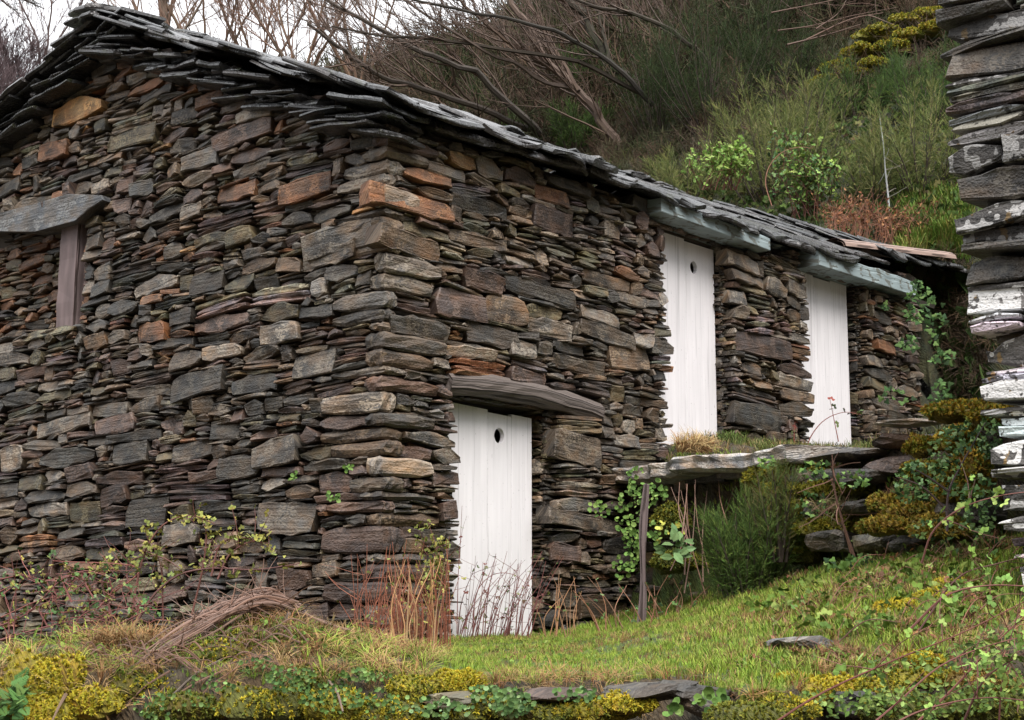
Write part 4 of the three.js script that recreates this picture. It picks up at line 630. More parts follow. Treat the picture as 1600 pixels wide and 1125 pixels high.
bareTree('bare_tree', 'long dark branches arching left across the top of the hillside', null, 7, [
  { pts: PX([27, 25.5], 1020, 165, 960, 100, 890, 58, 800, 30, 700, 12, 600, -15), r: 0.055, r1: 0.02, k: 14, len: 1.6 },
  { pts: PX([27, 25.5], 1000, 145, 900, 96, 800, 78, 690, 62, 600, 56, 520, 40), r: 0.05, r1: 0.018, k: 14, len: 1.5 },
  { pts: PX([28, 27], 1130, 150, 1090, 80, 1010, 30, 920, 8, 850, -20), r: 0.06, r1: 0.025, k: 12, len: 1.7 }], { bark: [0.075, 0.06, 0.045], twig: [0.09, 0.06, 0.045], drift: [-0.1, 0.12, 0] });
bareTree('bare_tree', 'upright bare trunk at the top edge above the dark bushes', null, 5, [{ pts: PX(32, 1072, 130, 1068, 60, 1070, 0, 1066, -60), r: 0.13, r1: 0.09, k: 10, len: 2.2 }, { pts: PX(32, 1068, 70, 1040, 30, 1010, -20), r: 0.05, k: 8, len: 1.6 }], { bark: [0.12, 0.085, 0.06] });
bareTree('bare_tree', 'thick pale trunk rising behind the roof peak', null, 6, [{ pts: PX(27, 262, 170, 258, 90, 256, 30, 253, -40), r: 0.11, r1: 0.08, k: 22, len: 2.4, f0: 0.35 }, { pts: PX(27, 260, 90, 300, 30, 330, -30), r: 0.04, k: 14, len: 1.7 }, { pts: PX(27, 259, 80, 215, 20, 200, -30), r: 0.04, k: 12, len: 1.7 }], { bark: [0.21, 0.145, 0.10], twig: [0.20, 0.13, 0.095] });
{ const labels = ['slender orange brown bare tree just right of the thick trunk', 'bare tree with arching orange twigs over the middle of the roof', 'forked bare tree over the long roof slope, thin against the sky', 'bare tree crossing its branches where sky meets the hillside'];
  [[335, 27], [405, 28.5], [470, 27], [560, 29]].forEach(([x, Z], i) => { const r = RNG(60 + i); bareTree('bare_tree', labels[i], null, 70 + i, [0, 1, 2, 3].map((k) => ({ pts: PX(Z + k * 0.4, x + ru(r, -8, 8), 240, x + (k - 1.5) * 10, 120, x + (k - 1.5) * 38 + ru(r, -12, 12), 30, x + (k - 1.5) * 62 + ru(r, -20, 20), -50), r: k ? 0.04 : 0.055, k: 16, len: 1.9, f0: 0.35 })), { bark: [0.22, 0.14, 0.09], twig: [0.21, 0.125, 0.09], drift: [ru(r, -0.2, 0.2), 0.08, 0] }); }); }
{ const r = RNG(66); bareTree('thicket_tree', 'dense purple brown twiggy tree at the far left of the roof', null, 80, [0, 1, 2, 3].map((k) => ({ pts: PX(24 + k * 0.3, -10 + k * 12, 260, -12 + k * 13, 180, -20 + k * 18, 140, -30 + k * 26, 95 + ru(r, -8, 15)), r: 0.03, k: 22, len: 0.75, f0: 0.3 })), { bark: [0.12, 0.085, 0.085], twig: [0.115, 0.08, 0.085], kids: 10 });
  bareTree('bare_tree', 'thin upright branches against the sky left of the roof peak', null, 81, [0, 1, 2].map((k) => ({ pts: PX(25, 60, 220, 62 + k * 8, 130, 60 + k * 14, 70, 30 + k * 50, 0, 10 + k * 60, -50), r: 0.028, k: 14, len: 1.3, f0: 0.3 })), { bark: [0.14, 0.095, 0.085], twig: [0.13, 0.085, 0.08] }); }
{ // pine bough at the top left corner
  const o = thing('pine_bough', 'dark pine bough hanging into the top left corner', 'tree', at(-40, -20, 20).toArray()), r = RNG(82), gb = new GB(), L = []; gb.col = [0.06, 0.045, 0.04]; const b = at(-40, -20, 20);
  for (const [x, y] of [[55, 6], [30, 22], [95, -4], [70, 14]]) { const e = V().subVectors(at(x, y, 20), b), pts = [V(), V().copy(e).multiplyScalar(0.5).add(V(0, 0.06, 0)), e]; gb.tube(pts, [0.02, 0.014, 0.006], 4); for (let i = 0; i < 46; i++) { const f = ru(r, 0.25, 1); L.push({ m: mtx(V().lerpVectors(V(), e, f).add(V(0, 0.04, 0)), rdir(r, -0.1), 0.12 * ru(r, 0.6, 1.2), r() * 6), c: tint(r, [0.045, 0.055, 0.04]) }); } }
  mesh('branch', gb.geo(), M.twig, o); stuff(inst('needles', G.heather[2], M.leaf, L, o)); }

// --- bushes on the hillside (pixel of the foot, distance, height, spread)
const DK = [[0.036, 0.062, 0.02], [0.05, 0.082, 0.026], [0.062, 0.075, 0.03], [0.026, 0.043, 0.016]], OL = [[0.20, 0.235, 0.075], [0.155, 0.19, 0.058], [0.27, 0.265, 0.11], [0.10, 0.135, 0.04]], GR = [[0.065, 0.12, 0.03], [0.088, 0.145, 0.034], [0.045, 0.08, 0.024]];
[['olive heather bush above the roof left of the sapling, the broadest', 1205, 318, 22, 2.05, 0.95, 34, 46, OL], ['tall pale olive heather plume behind the broadest olive bush', 1265, 300, 22.8, 1.9, 0.6, 20, 44, OL], ['small olive heather bush next to the bright brambles above the roof', 1072, 285, 23.5, 1.05, 0.5, 20, 36, OL], ['olive heather bush standing over red bracken beside the near wall', 1440, 350, 20.2, 1.75, 0.62, 26, 46, OL], ['thin olive heather bush round the white sapling', 1365, 350, 20.6, 1.45, 0.6, 22, 40, OL],
  ['dark green heather high beside the near wall under the mossy rock', 1450, 215, 22.5, 1.7, 0.8, 28, 46, GR], ['dark heather between the olive bushes and the mossy rock', 1345, 235, 24, 1.3, 0.7, 22, 42, GR],
  ['tall dark heather left of the broad olive bush', 1110, 235, 26.5, 2.6, 0.9, 32, 46, DK], ['dark heather behind the leaning reddish trunk, tallest of the row', 1030, 240, 27.5, 2.5, 0.95, 32, 46, DK], ['fresh green heather low against the roof between leaning trunks', 900, 232, 28.5, 1.2, 0.7, 24, 40, GR], ['bright green heather left of the reddish trunk', 815, 190, 30, 1.2, 0.7, 22, 40, GR], ['dark heather at the top behind the upright trunk', 1185, 120, 29, 2.3, 1.0, 30, 44, DK], ['dark heather right below the fallen branches near the top', 1245, 150, 27, 1.7, 0.8, 26, 44, DK], ['green heather beneath the dark leaning trunk', 940, 190, 31, 1.7, 0.9, 26, 42, GR],
  ['dull heather under the crossing limbs left of the bright green one', 745, 160, 33, 1.5, 0.9, 24, 42, DK], ['hazy dark heather near the skyline', 690, 135, 36, 1.9, 1.0, 24, 42, DK], ['dark heather at the top edge between the trunks', 960, 60, 36, 2.2, 1.1, 26, 42, DK], ['dark heather at the top edge left of the leaning trunk', 850, 70, 38, 2.2, 1.1, 26, 42, DK], ['green heather at the top edge right of the upright trunk', 1120, 60, 33, 2.2, 1.0, 26, 42, GR], ['brownish heather at the top edge near the mossy rock', 1290, 70, 30, 1.6, 0.9, 24, 40, DK]]
  .forEach(([label, px, py, Z, h, rad, ns, per, cols], i) => { const p = at(px, py, Z); const g = height(p.x, p.z); p.y = Math.min(p.y, g + 0.05); if (p.y < g - 0.3) p.y = g - 0.1; heather(label, p, h, rad, ns, per * 3, cols, null, 900 + i, { sprig: 0.105 * Math.sqrt(Z / 20), from: 0.1, wild: 1.6, flare: 0.95 }); });
// leafless undergrowth that closes the hillside, and its dead leaves
{ const r = RNG(501), tw = []; const geos = [0, 1, 2].map((k) => { const q = RNG(510 + k), gb = new GB(); gb.col = [1, 1, 1]; for (let i = 0; i < 9; i++) { const a = q() * 6.28, pts = curve(q, V(0, 0, 0), V(Math.cos(a) * 0.6, 1, Math.sin(a) * 0.6).normalize(), ru(q, 0.6, 1.1), 4, 0.22, 0.03); gb.tube(pts, taper(5, 0.011, 0.004), 3); for (let m = 0; m < 5; m++) { const s = 1 + Math.floor(q() * 3); gb.tube(curve(q, pts[s], rdir(q, 0.5), ru(q, 0.2, 0.45), 3, 0.2), taper(4, 0.006, 0.003), 3); } } const g = gb.geo(); g.deleteAttribute('color'); return g; });
  const L = [[], [], []]; for (let i = 0; i < 3300; i++) { const d = ru(r, 24, 46), x = d * ru(r, -0.16, 0.33), z = -d, y = height(x, z); if (hx(x, z) < 10.3 && hz(x, z) > -6.6) continue; const s = ru(r, 0.6, 1.7) * (d > 29 ? 1.25 : 0.5); pick(r, L).push({ m: mtx(V(x, y - 0.05, z), V(ru(r, -0.35, 0.1), 1, ru(r, -0.1, 0.3)).normalize(), s, r() * 6.28), c: tint(r, pick(r, [[0.08, 0.055, 0.04], [0.065, 0.055, 0.035], [0.095, 0.066, 0.048], [0.055, 0.06, 0.03]]), 0.3) }); }
  const o = new THREE.Group(); o.name = 'undergrowth'; o.userData = { label: 'leafless brown undergrowth covering the hillside', kind: 'stuff' }; scene.add(o); L.forEach((l, i) => inst('twigs', geos[i], M.dryLeaf, l, o));
  const F = []; for (let i = 0; i < 6000; i++) { const d = ru(r, 18.5, 45), x = d * ru(r, -0.14, 0.33), z = -d; if (hx(x, z) < 10.4 && hz(x, z) > -6.6) continue; if (d < 24 && r() < 0.35) continue; F.push({ m: mtx(V(x, height(x, z), z), V(ru(r, -0.4, 0.4), 1, ru(r, -0.4, 0.4)).normalize(), ru(r, 0.22, 0.5), r() * 6.28), c: tint(r, pick(r, [[0.065, 0.06, 0.03], [0.045, 0.075, 0.022], [0.075, 0.085, 0.03], [0.04, 0.062, 0.018]]), 0.35) }); }
  inst('litter', G.straw[0], M.dryLeaf, F, o);
  const S = [], S2 = []; for (let i = 0; i < 9000; i++) { const d = ru(r, 18, 25), x = d * ru(r, 0.04, 0.33), z = -d; if (hx(x, z) < 10.45 && hz(x, z) > -6.6) continue; const y = height(x, z); (r() < 0.55 ? S : S2).push({ m: mtx(V(x, y + ru(r, 0, 0.12), z), V(ru(r, -0.7, 0.7), 1, ru(r, -0.2, 0.9)).normalize(), ru(r, 0.05, 0.13), r() * 6.28), c: tint(r, pick(r, [[0.07, 0.12, 0.03], [0.10, 0.14, 0.04], [0.12, 0.08, 0.045], [0.05, 0.085, 0.025], [0.15, 0.15, 0.06]]), 0.35) }); }
  inst('leaves', G.trifoliate, M.leaf, S, o); inst('blades', G.grass[1], M.leaf, S2.map((e) => e), o); }
// --- mossy outcrop high on the slope
function mossLump(r, p, sx, sy, sz, parent, fuzz, col = [0.24, 0.23, 0.035], cols = [[0.30, 0.27, 0.03], [0.24, 0.25, 0.035], [0.34, 0.26, 0.03], [0.17, 0.19, 0.03]], tuftSize = 0.03) {
  const g = new THREE.IcosahedronGeometry(1, 4), a = g.attributes.position, o = ru(r, 0, 60), L = [], v = V();
  for (let i = 0; i < a.count; i++) { v.fromBufferAttribute(a, i).normalize(); const k = 1 + 0.55 * fnoise(v.x * 1.7 + o, v.z * 1.7 + v.y * 1.1, 2, 12) + 0.16 * fnoise(v.x * 6 + o, v.z * 6 + v.y * 5, 2, 14); a.setXYZ(i, v.x * k * sx, v.y * k * sy, v.z * k * sz); }
  const u = g.attributes.uv; for (let i = 0; i < a.count; i++) u.setXY(i, a.getX(i) * 1.5 + a.getY(i) + o, a.getZ(i) * 1.5 + a.getY(i)); const c = new Float32Array(a.count * 3); for (let i = 0; i < a.count; i++) c.set(col, i * 3); g.setAttribute('color', new THREE.BufferAttribute(c, 3)); g.computeVertexNormals();
  const m = mesh('moss', g, M.moss, parent); m.position.copy(p);
  for (let i = 0; i < fuzz; i++) { const k = Math.floor(r() * a.count); v.fromBufferAttribute(a, k); if (v.y < -0.3 * sy) continue; const n = V(v.x / sx, v.y / sy * 1.2, v.z / sz).normalize(); L.push({ m: mtx(V().copy(v).multiplyScalar(0.97).add(p), n.addScaledVector(rdir(r), 0.5).normalize(), tuftSize * ru(r, 0.6, 1.5), r() * 6.28), c: tint(r, pick(r, cols), 0.3) }); }
  return L;
}
{
  const r = RNG(10), b = groundAt(1375, 90, 18), o = thing('rock_outcrop', 'moss capped dark rock high on the slope', 'rock', b.toArray()); let L = [];
  for (const [px, py, s] of [[1385, 62, 0.5], [1350, 88, 0.42], [1315, 108, 0.36], [1425, 40, 0.45], [1460, 28, 0.4], [1345, 115, 0.3], [1400, 80, 0.4], [1435, 62, 0.42], [1300, 130, 0.3], [1475, 50, 0.4], [1370, 105, 0.34]]) { const p = groundAt(px, py + 14, 18).sub(b); mesh('rock', boulderGeo(r, s, s * 0.62, s * 0.8, [0.075, 0.07, 0.06], 0.3, 3), M.stone, o).position.copy(p).add(V(0, 0.0, 0)); L = L.concat(mossLump(r, V(p.x - 0.1, p.y + s * 0.40, p.z + 0.12), s * 0.95, s * 0.33, s * 0.7, o, 1500, undefined, undefined, 0.042)); }
  stuff(inst('moss_tufts', G.mossTuft, M.dryLeaf, L, o));
}
// --- leafy brambles on the slope
function bramble(name, label, cat, canes, opt = {}) { // canes: lists of points in the world; leaves along them
  const base = canes[0][0], o = thing(name, label, cat, base.toArray(), opt.group), r = RNG(opt.seed ?? 1), L = [], rest = new GB(); let k = 0; const cc = opt.cane ?? [0.16, 0.06, 0.045];
  for (const pts0 of canes) {
    const c = new THREE.CatmullRomCurve3(pts0.map((p) => V().subVectors(p, base))), n = 18, pts = c.getPoints(n); const gb = k < 12 ? new GB() : rest; gb.col = tint(r, cc, 0.3); const R = (opt.rad ?? 0.006) * ru(r, 0.7, 1.2); gb.tube(pts, taper(n + 1, R, R * 0.35), 5);
    if (k++ < 12) mesh('cane', gb.geo(), M.twig, o);
    const m = Math.round((opt.leaves ?? 10) * ru(r, 0.6, 1.3)); for (let i = 0; i < m; i++) { const f = Math.pow(ru(r, (opt.from ?? 0.25) ** 1.4, 1), 0.7), p = c.getPoint(clamp(f)).add(rdir(r).multiplyScalar((opt.spread ?? 0.04) * r())); const d = rdir(r, 0.35), s = (opt.size ?? 0.05) * ru(r, 0.6, 1.35); L.push({ m: mtx(p, d, s, r() * 6.28), c: tint(r, pick(r, opt.cols), 0.28) }); }
    const tw = opt.twigs ?? 0; for (let i = 0; i < tw; i++) { const f = ru(r, 0.2, 0.9), p = c.getPoint(f); rest.col = tint(r, cc, 0.3); const q = curve(r, p, rdir(r, 0.5), ru(r, 0.08, 0.3) * (opt.twigLen ?? 1), 4, 0.2); rest.tube(q, taper(5, R * 0.5, R * 0.25), 3); for (let e = 0; e < (opt.twigLeaves ?? 2); e++) L.push({ m: mtx(pick(r, q.slice(1)), rdir(r, 0.4), (opt.size ?? 0.05) * ru(r, 0.6, 1.2), r() * 6.28), c: tint(r, pick(r, opt.cols), 0.28) }); }
  }
  if (rest.n) stuff(mesh('twigs', rest.geo(), M.twig, o)); if (L.length) stuff(inst('leaves', opt.leaf ?? G.trifoliate, M.leaf, L, o)); return o;
}
const BRIGHT = [[0.19, 0.32, 0.07], [0.24, 0.36, 0.08], [0.15, 0.26, 0.06], [0.28, 0.38, 0.11]], DEEP = [[0.07, 0.14, 0.05], [0.10, 0.19, 0.06], [0.06, 0.11, 0.045], [0.15, 0.24, 0.10]], YEL = [[0.26, 0.27, 0.07], [0.32, 0.29, 0.08], [0.2, 0.24, 0.07]];
{
  const r = RNG(71); const clump = (px, py, w, h, Z, n) => Array.from({ length: n }, () => { const b = at(px + ru(r, -0.25, 0.25) * w, py + h * 0.5, Z + ru(r, -0.3, 0.3)), e = at(px + ru(r, -0.5, 0.5) * w, py + ru(r, -0.5, 0.25) * h, Z - ru(r, 0, 0.5)), m = V().lerpVectors(b, e, 0.55).add(V(ru(r, -0.2, 0.2), 0.14, 0.1)); return [b, m, e]; });
  bramble('bramble', 'fresh green leafy shrub just above the roof left of the arching cane', 'bramble', clump(1125, 262, 130, 70, 21.5, 26), { seed: 3, cols: BRIGHT, leaves: 18, size: 0.062, rad: 0.007, spread: 0.16, from: 0.2, twigs: 5 });
  bramble('bramble', 'fresh green leafy shrub behind the roof right of the arching cane', 'bramble', clump(1255, 272, 105, 140, 20.6, 34), { seed: 4, cols: BRIGHT.concat(DEEP), leaves: 22, size: 0.06, rad: 0.007, spread: 0.16, from: 0.15, twigs: 5 });
  bramble('bramble_cane', 'single red cane arching over the mossy roof edge', 'bramble', [PX(19.5, 1206, 322, 1196, 285, 1203, 258, 1222, 238, 1248, 230, 1270, 232)], { seed: 5, cols: BRIGHT, leaves: 3, size: 0.04, rad: 0.009, cane: [0.26, 0.13, 0.09] });
  bramble('sapling', 'thin white stemmed sapling above the far end of the roof', 'tree', [PX(20, 1390, 340, 1388, 310, 1383, 262, 1380, 225, 1374, 180)], { seed: 6, cols: OL, leaves: 0, rad: 0.016, cane: [0.50, 0.48, 0.44], twigs: 9, twigLen: 1.6, twigLeaves: 0 });
  bramble('fallen_branch', 'bare branches lying on the slope left of the mossy rock', 'branch', [PX(25, 1215, 48, 1270, 40, 1330, 25, 1400, 12), PX(25, 1230, 70, 1290, 55, 1345, 38), PX(25.4, 1205, 20, 1280, 5, 1340, -8), PX(25, 1260, 62, 1330, 30, 1380, 20), PX(24.6, 1275, 45, 1310, 20, 1325, -5)], { seed: 8, cols: OL, leaves: 0, rad: 0.016, cane: [0.13, 0.08, 0.06], twigs: 5, twigLen: 2.5, twigLeaves: 0 });
  bramble('bracken', 'red brown dead bracken above the half round board', 'bracken', Array.from({ length: 150 }, () => { const x = ru(r, 1300, 1470), b = at(x, 372 + (x - 1300) * 0.12 + ru(r, -6, 8), ru(r, 18.7, 19.5)); return [b, V(b.x + ru(r, -0.1, 0.1), b.y + ru(r, 0.15, 0.3), b.z), V(b.x + ru(r, -0.35, 0.35), b.y + ru(r, 0.25, 0.75), b.z + ru(r, -0.2, 0.2))]; }), { seed: 9, cols: [[0.22, 0.09, 0.045], [0.30, 0.15, 0.07], [0.17, 0.08, 0.05]], leaf: G.leaf, leaves: 5, size: 0.05, rad: 0.006, cane: [0.22, 0.10, 0.06], twigs: 2, twigLeaves: 1 });
  const L = []; for (let i = 0; i < 1100; i++) { const p = groundAt(ru(r, 1400, 1520), ru(r, 300, 420), 17); L.push({ m: mtx(p, V(ru(r, -0.3, 0.3), 1, 0.3).normalize(), ru(r, 0.12, 0.3), r() * 6.28), c: tint(r, pick(r, [[0.11, 0.20, 0.035], [0.15, 0.235, 0.045], [0.22, 0.21, 0.06]]), 0.3) }); }
  const o = stuff(inst('grass', G.grass[0], M.leaf, L, scene)); o.userData.label = 'bright grass on the slope beyond the far end of the roof';
}

// --- grass of the terrace and bank
{
  const r = RNG(700), L = [[], [], []], D = [[], []], GREEN = [[0.19, 0.285, 0.038], [0.235, 0.32, 0.045], [0.145, 0.235, 0.035], [0.30, 0.335, 0.07]], STRAW = [[0.28, 0.165, 0.075], [0.34, 0.225, 0.105], [0.22, 0.115, 0.055], [0.17, 0.12, 0.05]];
  for (let i = 0; i < 42000; i++) { // lawn
    const d = ru(r, 6.1, 12.9), x = ru(r, -1.5, 3.3), z = -d, e = edgeD(x); if (d < e - 0.05 || hz(x, z) < 0.03 || terraceIn(x, z).every((q) => q > 0.1)) continue; if (x < -0.7 && r() < 0.75) continue; const bare = noise(x * 2.6, z * 2.6, 41) + (hz(x, z) < 0.45 ? 0.25 : 0) + sstep(0.9, 2, x) * 0.2; if (bare > 0.5 && r() < 0.7) continue;
    const wild = sstep(0.6, 1.6, x + 0.5 * noise(x * 2, z * 2, 3)), dry = 0.10 + 0.7 * sstep(0.0, 0.55, noise(x * 1.7, z * 1.7, 31)) + (d < e + 0.25 ? 0.15 : 0), s = ru(r, 0.028, 0.06) * (1 + wild * 0.9) * (hz(x, z) < 0.35 ? 1.5 : 1);
    pick(r, L).push({ m: mtx(onGround(x, z, -0.005), V(ru(r, -0.25, 0.25), 1, ru(r, -0.25, 0.25)).normalize(), s, r() * 6.28), c: tint(r, r() < dry * 0.6 ? pick(r, STRAW) : pick(r, GREEN), 0.25) });
  }
  const o = new THREE.Group(); o.name = 'lawn_grass'; o.userData = { label: 'short bright green grass of the terrace', kind: 'stuff' }; scene.add(o); L.forEach((l, i) => inst('blades', G.grass[i], M.leaf, l, o));
  // upper terrace and bank
  const B = [[], []]; for (let i = 0; i < 5200; i++) { const d = ru(r, 8.6, 17), x = d * ru(r, 0.09, 0.34), z = -d, q = terraceIn(x, z); if (!q.every((k) => k > -0.45) || hz(x, z) < 0.03 || hx(x, z) > 9.4) continue; (r() < 0.5 ? B[0] : B[1]).push({ m: mtx(onGround(x, z, -0.01), V(ru(r, -0.4, 0.3), 1, ru(r, -0.2, 0.4)).normalize(), ru(r, 0.06, 0.16), r() * 6.28), c: tint(r, pick(r, [[0.11, 0.15, 0.04], [0.15, 0.17, 0.05], [0.24, 0.17, 0.08], [0.10, 0.12, 0.04]]), 0.3) }); }
  const b = new THREE.Group(); b.name = 'bank_grass'; b.userData = { label: 'rough grass of the upper terrace and mossy bank', kind: 'stuff' }; scene.add(b); B.forEach((l, i) => inst('blades', G.grass[i], M.leaf, l, b));
  // dead grass on the left bank and lip
  for (let i = 0; i < 3600; i++) { const x = ru(r, -3.2, -0.35), d = ru(r, 6.2, 9.4), z = -d; if (hz(x, z) > -0.1 && hx(x, z) > -0.08 && hz(x, z) < 0.1) continue; if (hx(x, z) > -0.06 && hz(x, z) < 0.05) continue; const patch = noise(x * 1.6, z * 1.6, 77); if (x > -1 && d > 7.6 && r() < 0.7) continue; if (patch < -0.1 && r() < 0.6) continue; pick(r, D).push({ m: mtx(onGround(x, z, -0.01), V(ru(r, -0.6, 0.4), 1, ru(r, -0.2, 0.6)).normalize(), ru(r, 0.07, 0.17), r() * 6.28), c: tint(r, r() < 0.3 ? pick(r, GREEN) : pick(r, STRAW), 0.3) }); }
  for (let i = 0; i < 170; i++) { const x = ru(r, -1.2, 3), d = edgeD(x) + ru(r, -0.1, 0.12); pick(r, D).push({ m: mtx(onGround(x, -d, 0.0), V(ru(r, -0.4, 0.4), 0.8, ru(r, 0.1, 0.8)).normalize(), ru(r, 0.06, 0.14), r() * 6.28), c: tint(r, pick(r, STRAW), 0.3) }); }
  const c = new THREE.Group(); c.name = 'dead_grass'; c.userData = { label: 'straw coloured dead grass on the bank', kind: 'stuff' }; scene.add(c); D.forEach((l, i) => inst('blades', G.straw[i], M.dryLeaf, l, c));
  // tussocks that stand out
  const tussock = (label, px, py, d, n, s, cols, lean = [0, 0]) => { const p = d ? at(px, py, d) : groundAt(px, py), o = thing('grass_tussock', label, 'grass', p.toArray()), l = []; for (let i = 0; i < n; i++) l.push({ m: mtx(V(ru(r, -1, 1) * s * 0.55, -0.01, ru(r, -1, 1) * s * 0.4), V(ru(r, -0.5, 0.5) + lean[0], 1, ru(r, -0.3, 0.5) + lean[1]).normalize(), s * ru(r, 0.6, 1.1), r() * 6.28), c: tint(r, pick(r, cols), 0.25) }); stuff(inst('blades', G.straw[0], M.dryLeaf, l, o)); };
  tussock('straw tussock on the slab under the middle door', 1085, 703, 12.0, 46, 0.24, STRAW.concat([[0.4, 0.32, 0.16]]), [0.2, 0.4]);
  tussock('pale green grass tuft at the right foot of the middle door', 1145, 690, 12.6, 26, 0.17, [[0.12, 0.2, 0.05], [0.18, 0.26, 0.07]]);
  tussock('brown and green tussock at the foot of the heather under the slab', 1215, 915, 0, 30, 0.18, STRAW.concat(GREEN));
  tussock('long pale tussock hanging from the mossy wall right of the heather', 1300, 800, 10.1, 40, 0.24, [[0.4, 0.28, 0.17], [0.33, 0.26, 0.13], [0.2, 0.22, 0.09]], [-0.1, 0.6]);
  tussock('reddish dead tussock in the grass at the right', 1430, 985, 0, 34, 0.13, [[0.30, 0.16, 0.09], [0.36, 0.22, 0.13]]);
  tussock('dead tussock where the slope bramble meets the mossy bank', 1335, 838, 0, 34, 0.2, [[0.36, 0.24, 0.15], [0.28, 0.2, 0.1]]);
  tussock('broad straw tussock at the left foot of the brushwood', 195, 1015, 0, 60, 0.2, STRAW, [-0.3, 0.2]);
  tussock('orange straw patch at the corner of the house under red stems', 580, 985, 0, 40, 0.13, STRAW);
  tussock('dark red brown tuft in front of the pale flat stone', 1235, 1030, 0, 26, 0.1, [[0.22, 0.11, 0.06], [0.3, 0.16, 0.09]]);
}

// --- moss and small plants on the retaining wall
{
  const r = RNG(800), O = V(0, 0, -6.4); let L = []; const Y = [[0.42, 0.36, 0.035], [0.33, 0.32, 0.035], [0.47, 0.36, 0.04]], GG = [[0.16, 0.17, 0.03], [0.12, 0.15, 0.03], [0.2, 0.19, 0.03]];
  const lump = (px, py, d, sx, sy, sz, fuzz, cols, ts = 0.022) => { const p = at(px, py, d).sub(O); L = L.concat(mossLump(r, p, sx, sy, sz, frontRim, fuzz * 2, cols[0].map((c) => c * 0.7), cols, ts * 0.7)); };
  for (const a of [[85, 1072, 6.35, 0.17, 0.14, 0.16, 3400, Y], [60, 1120, 6.2, 0.16, 0.08, 0.12, 1600, Y], [150, 1100, 6.3, 0.12, 0.07, 0.14, 1200, Y], [235, 1075, 6.4, 0.16, 0.08, 0.15, 1200, GG.concat(Y)], [300, 1110, 6.25, 0.18, 0.07, 0.14, 1300, GG], [410, 985, 6.95, 0.15, 0.055, 0.12, 1300, Y.concat(GG)], [345, 1030, 6.6, 0.2, 0.07, 0.14, 1200, GG.concat(Y)], [420, 1105, 6.2, 0.18, 0.08, 0.14, 1200, GG.concat(Y)], [480, 1070, 6.35, 0.14, 0.07, 0.12, 900, GG], [530, 1110, 6.2, 0.16, 0.08, 0.12, 1000, Y.concat(GG)], [655, 1080, 6.3, 0.15, 0.06, 0.12, 1200, Y.concat(GG)], [710, 1068, 6.32, 0.12, 0.05, 0.1, 900, Y], [745, 1110, 6.2, 0.17, 0.06, 0.12, 900, GG.concat(Y)], [610, 1118, 6.15, 0.15, 0.06, 0.12, 900, GG.concat(Y)], [850, 1115, 6.15, 0.17, 0.05, 0.12, 900, GG], [930, 1112, 6.1, 0.15, 0.045, 0.1, 800, Y.concat(GG)], [985, 1100, 6.05, 0.10, 0.04, 0.1, 700, Y], [1290, 1080, 6.35, 0.18, 0.055, 0.14, 1600, Y], [1240, 1065, 6.4, 0.10, 0.035, 0.1, 700, Y], [1365, 1082, 6.3, 0.14, 0.05, 0.12, 1200, Y.concat(GG)], [1450, 1062, 6.4, 0.16, 0.035, 0.12, 1000, Y.concat(GG)], [1530, 1070, 6.3, 0.14, 0.05, 0.12, 900, [[0.3, 0.2, 0.05], [0.22, 0.15, 0.04]]], [1420, 1110, 6.1, 0.2, 0.06, 0.12, 900, GG], [1560, 1110, 6.1, 0.2, 0.08, 0.12, 900, GG], [1170, 1122, 5.75, 0.14, 0.05, 0.12, 800, GG], [1235, 1112, 5.85, 0.12, 0.05, 0.12, 700, GG.concat(Y)], [1200, 1095, 6.0, 0.1, 0.03, 0.1, 500, GG]]) lump(...a);
  stuff(inst('moss_tufts', G.mossTuft, M.dryLeaf, L, frontRim));
  // moss patches of the lawn and the banks
  const on = (label, list, cols, ts) => { const b = groundAt(list[0][0], list[0][1]), o = thing('moss_cushion', label, 'moss', b.toArray()); let l = []; for (const [px, py, sx, sy, sz, n, d] of list) { const p = (d ? at(px, py, d) : groundAt(px, py)).sub(b); l = l.concat(mossLump(r, p, sx, sy, sz, o, n * 2, cols[0].map((c) => c * 0.7), cols, ts * 0.75)); } stuff(inst('moss_tufts', G.mossTuft, M.dryLeaf, l, o)); };
  on('yellow moss cushion in the grass below the right bank', [[1418, 955, 0.16, 0.045, 0.14, 900], [1465, 938, 0.13, 0.04, 0.12, 700], [1490, 920, 0.1, 0.04, 0.1, 400]], Y, 0.026);
  on('small yellow moss cushion low at the right', [[1435, 1035, 0.1, 0.03, 0.1, 700]], Y, 0.022);
  on('green moss mound beside the wooden stake', [[1048, 815, 0.14, 0.12, 0.12, 900, 11.6], [1060, 880, 0.2, 0.08, 0.15, 700, 11.3]], [[0.17, 0.18, 0.03], [0.22, 0.2, 0.03], [0.1, 0.13, 0.03]], 0.035);
  on('moss hanging down the wall behind the heather under the slab', [[1250, 768, 0.24, 0.10, 0.13, 1100, 10.5], [1240, 738, 0.22, 0.07, 0.13, 800, 10.55], [1255, 808, 0.24, 0.11, 0.13, 1200, 10.42], [1238, 852, 0.20, 0.14, 0.13, 1200, 10.35], [1315, 765, 0.22, 0.06, 0.13, 800, 10.1], [1300, 825, 0.2, 0.08, 0.14, 800, 10.1], [1195, 745, 0.12, 0.10, 0.1, 600, 10.7]], [[0.24, 0.22, 0.03], [0.17, 0.19, 0.03], [0.3, 0.26, 0.035]], 0.035);
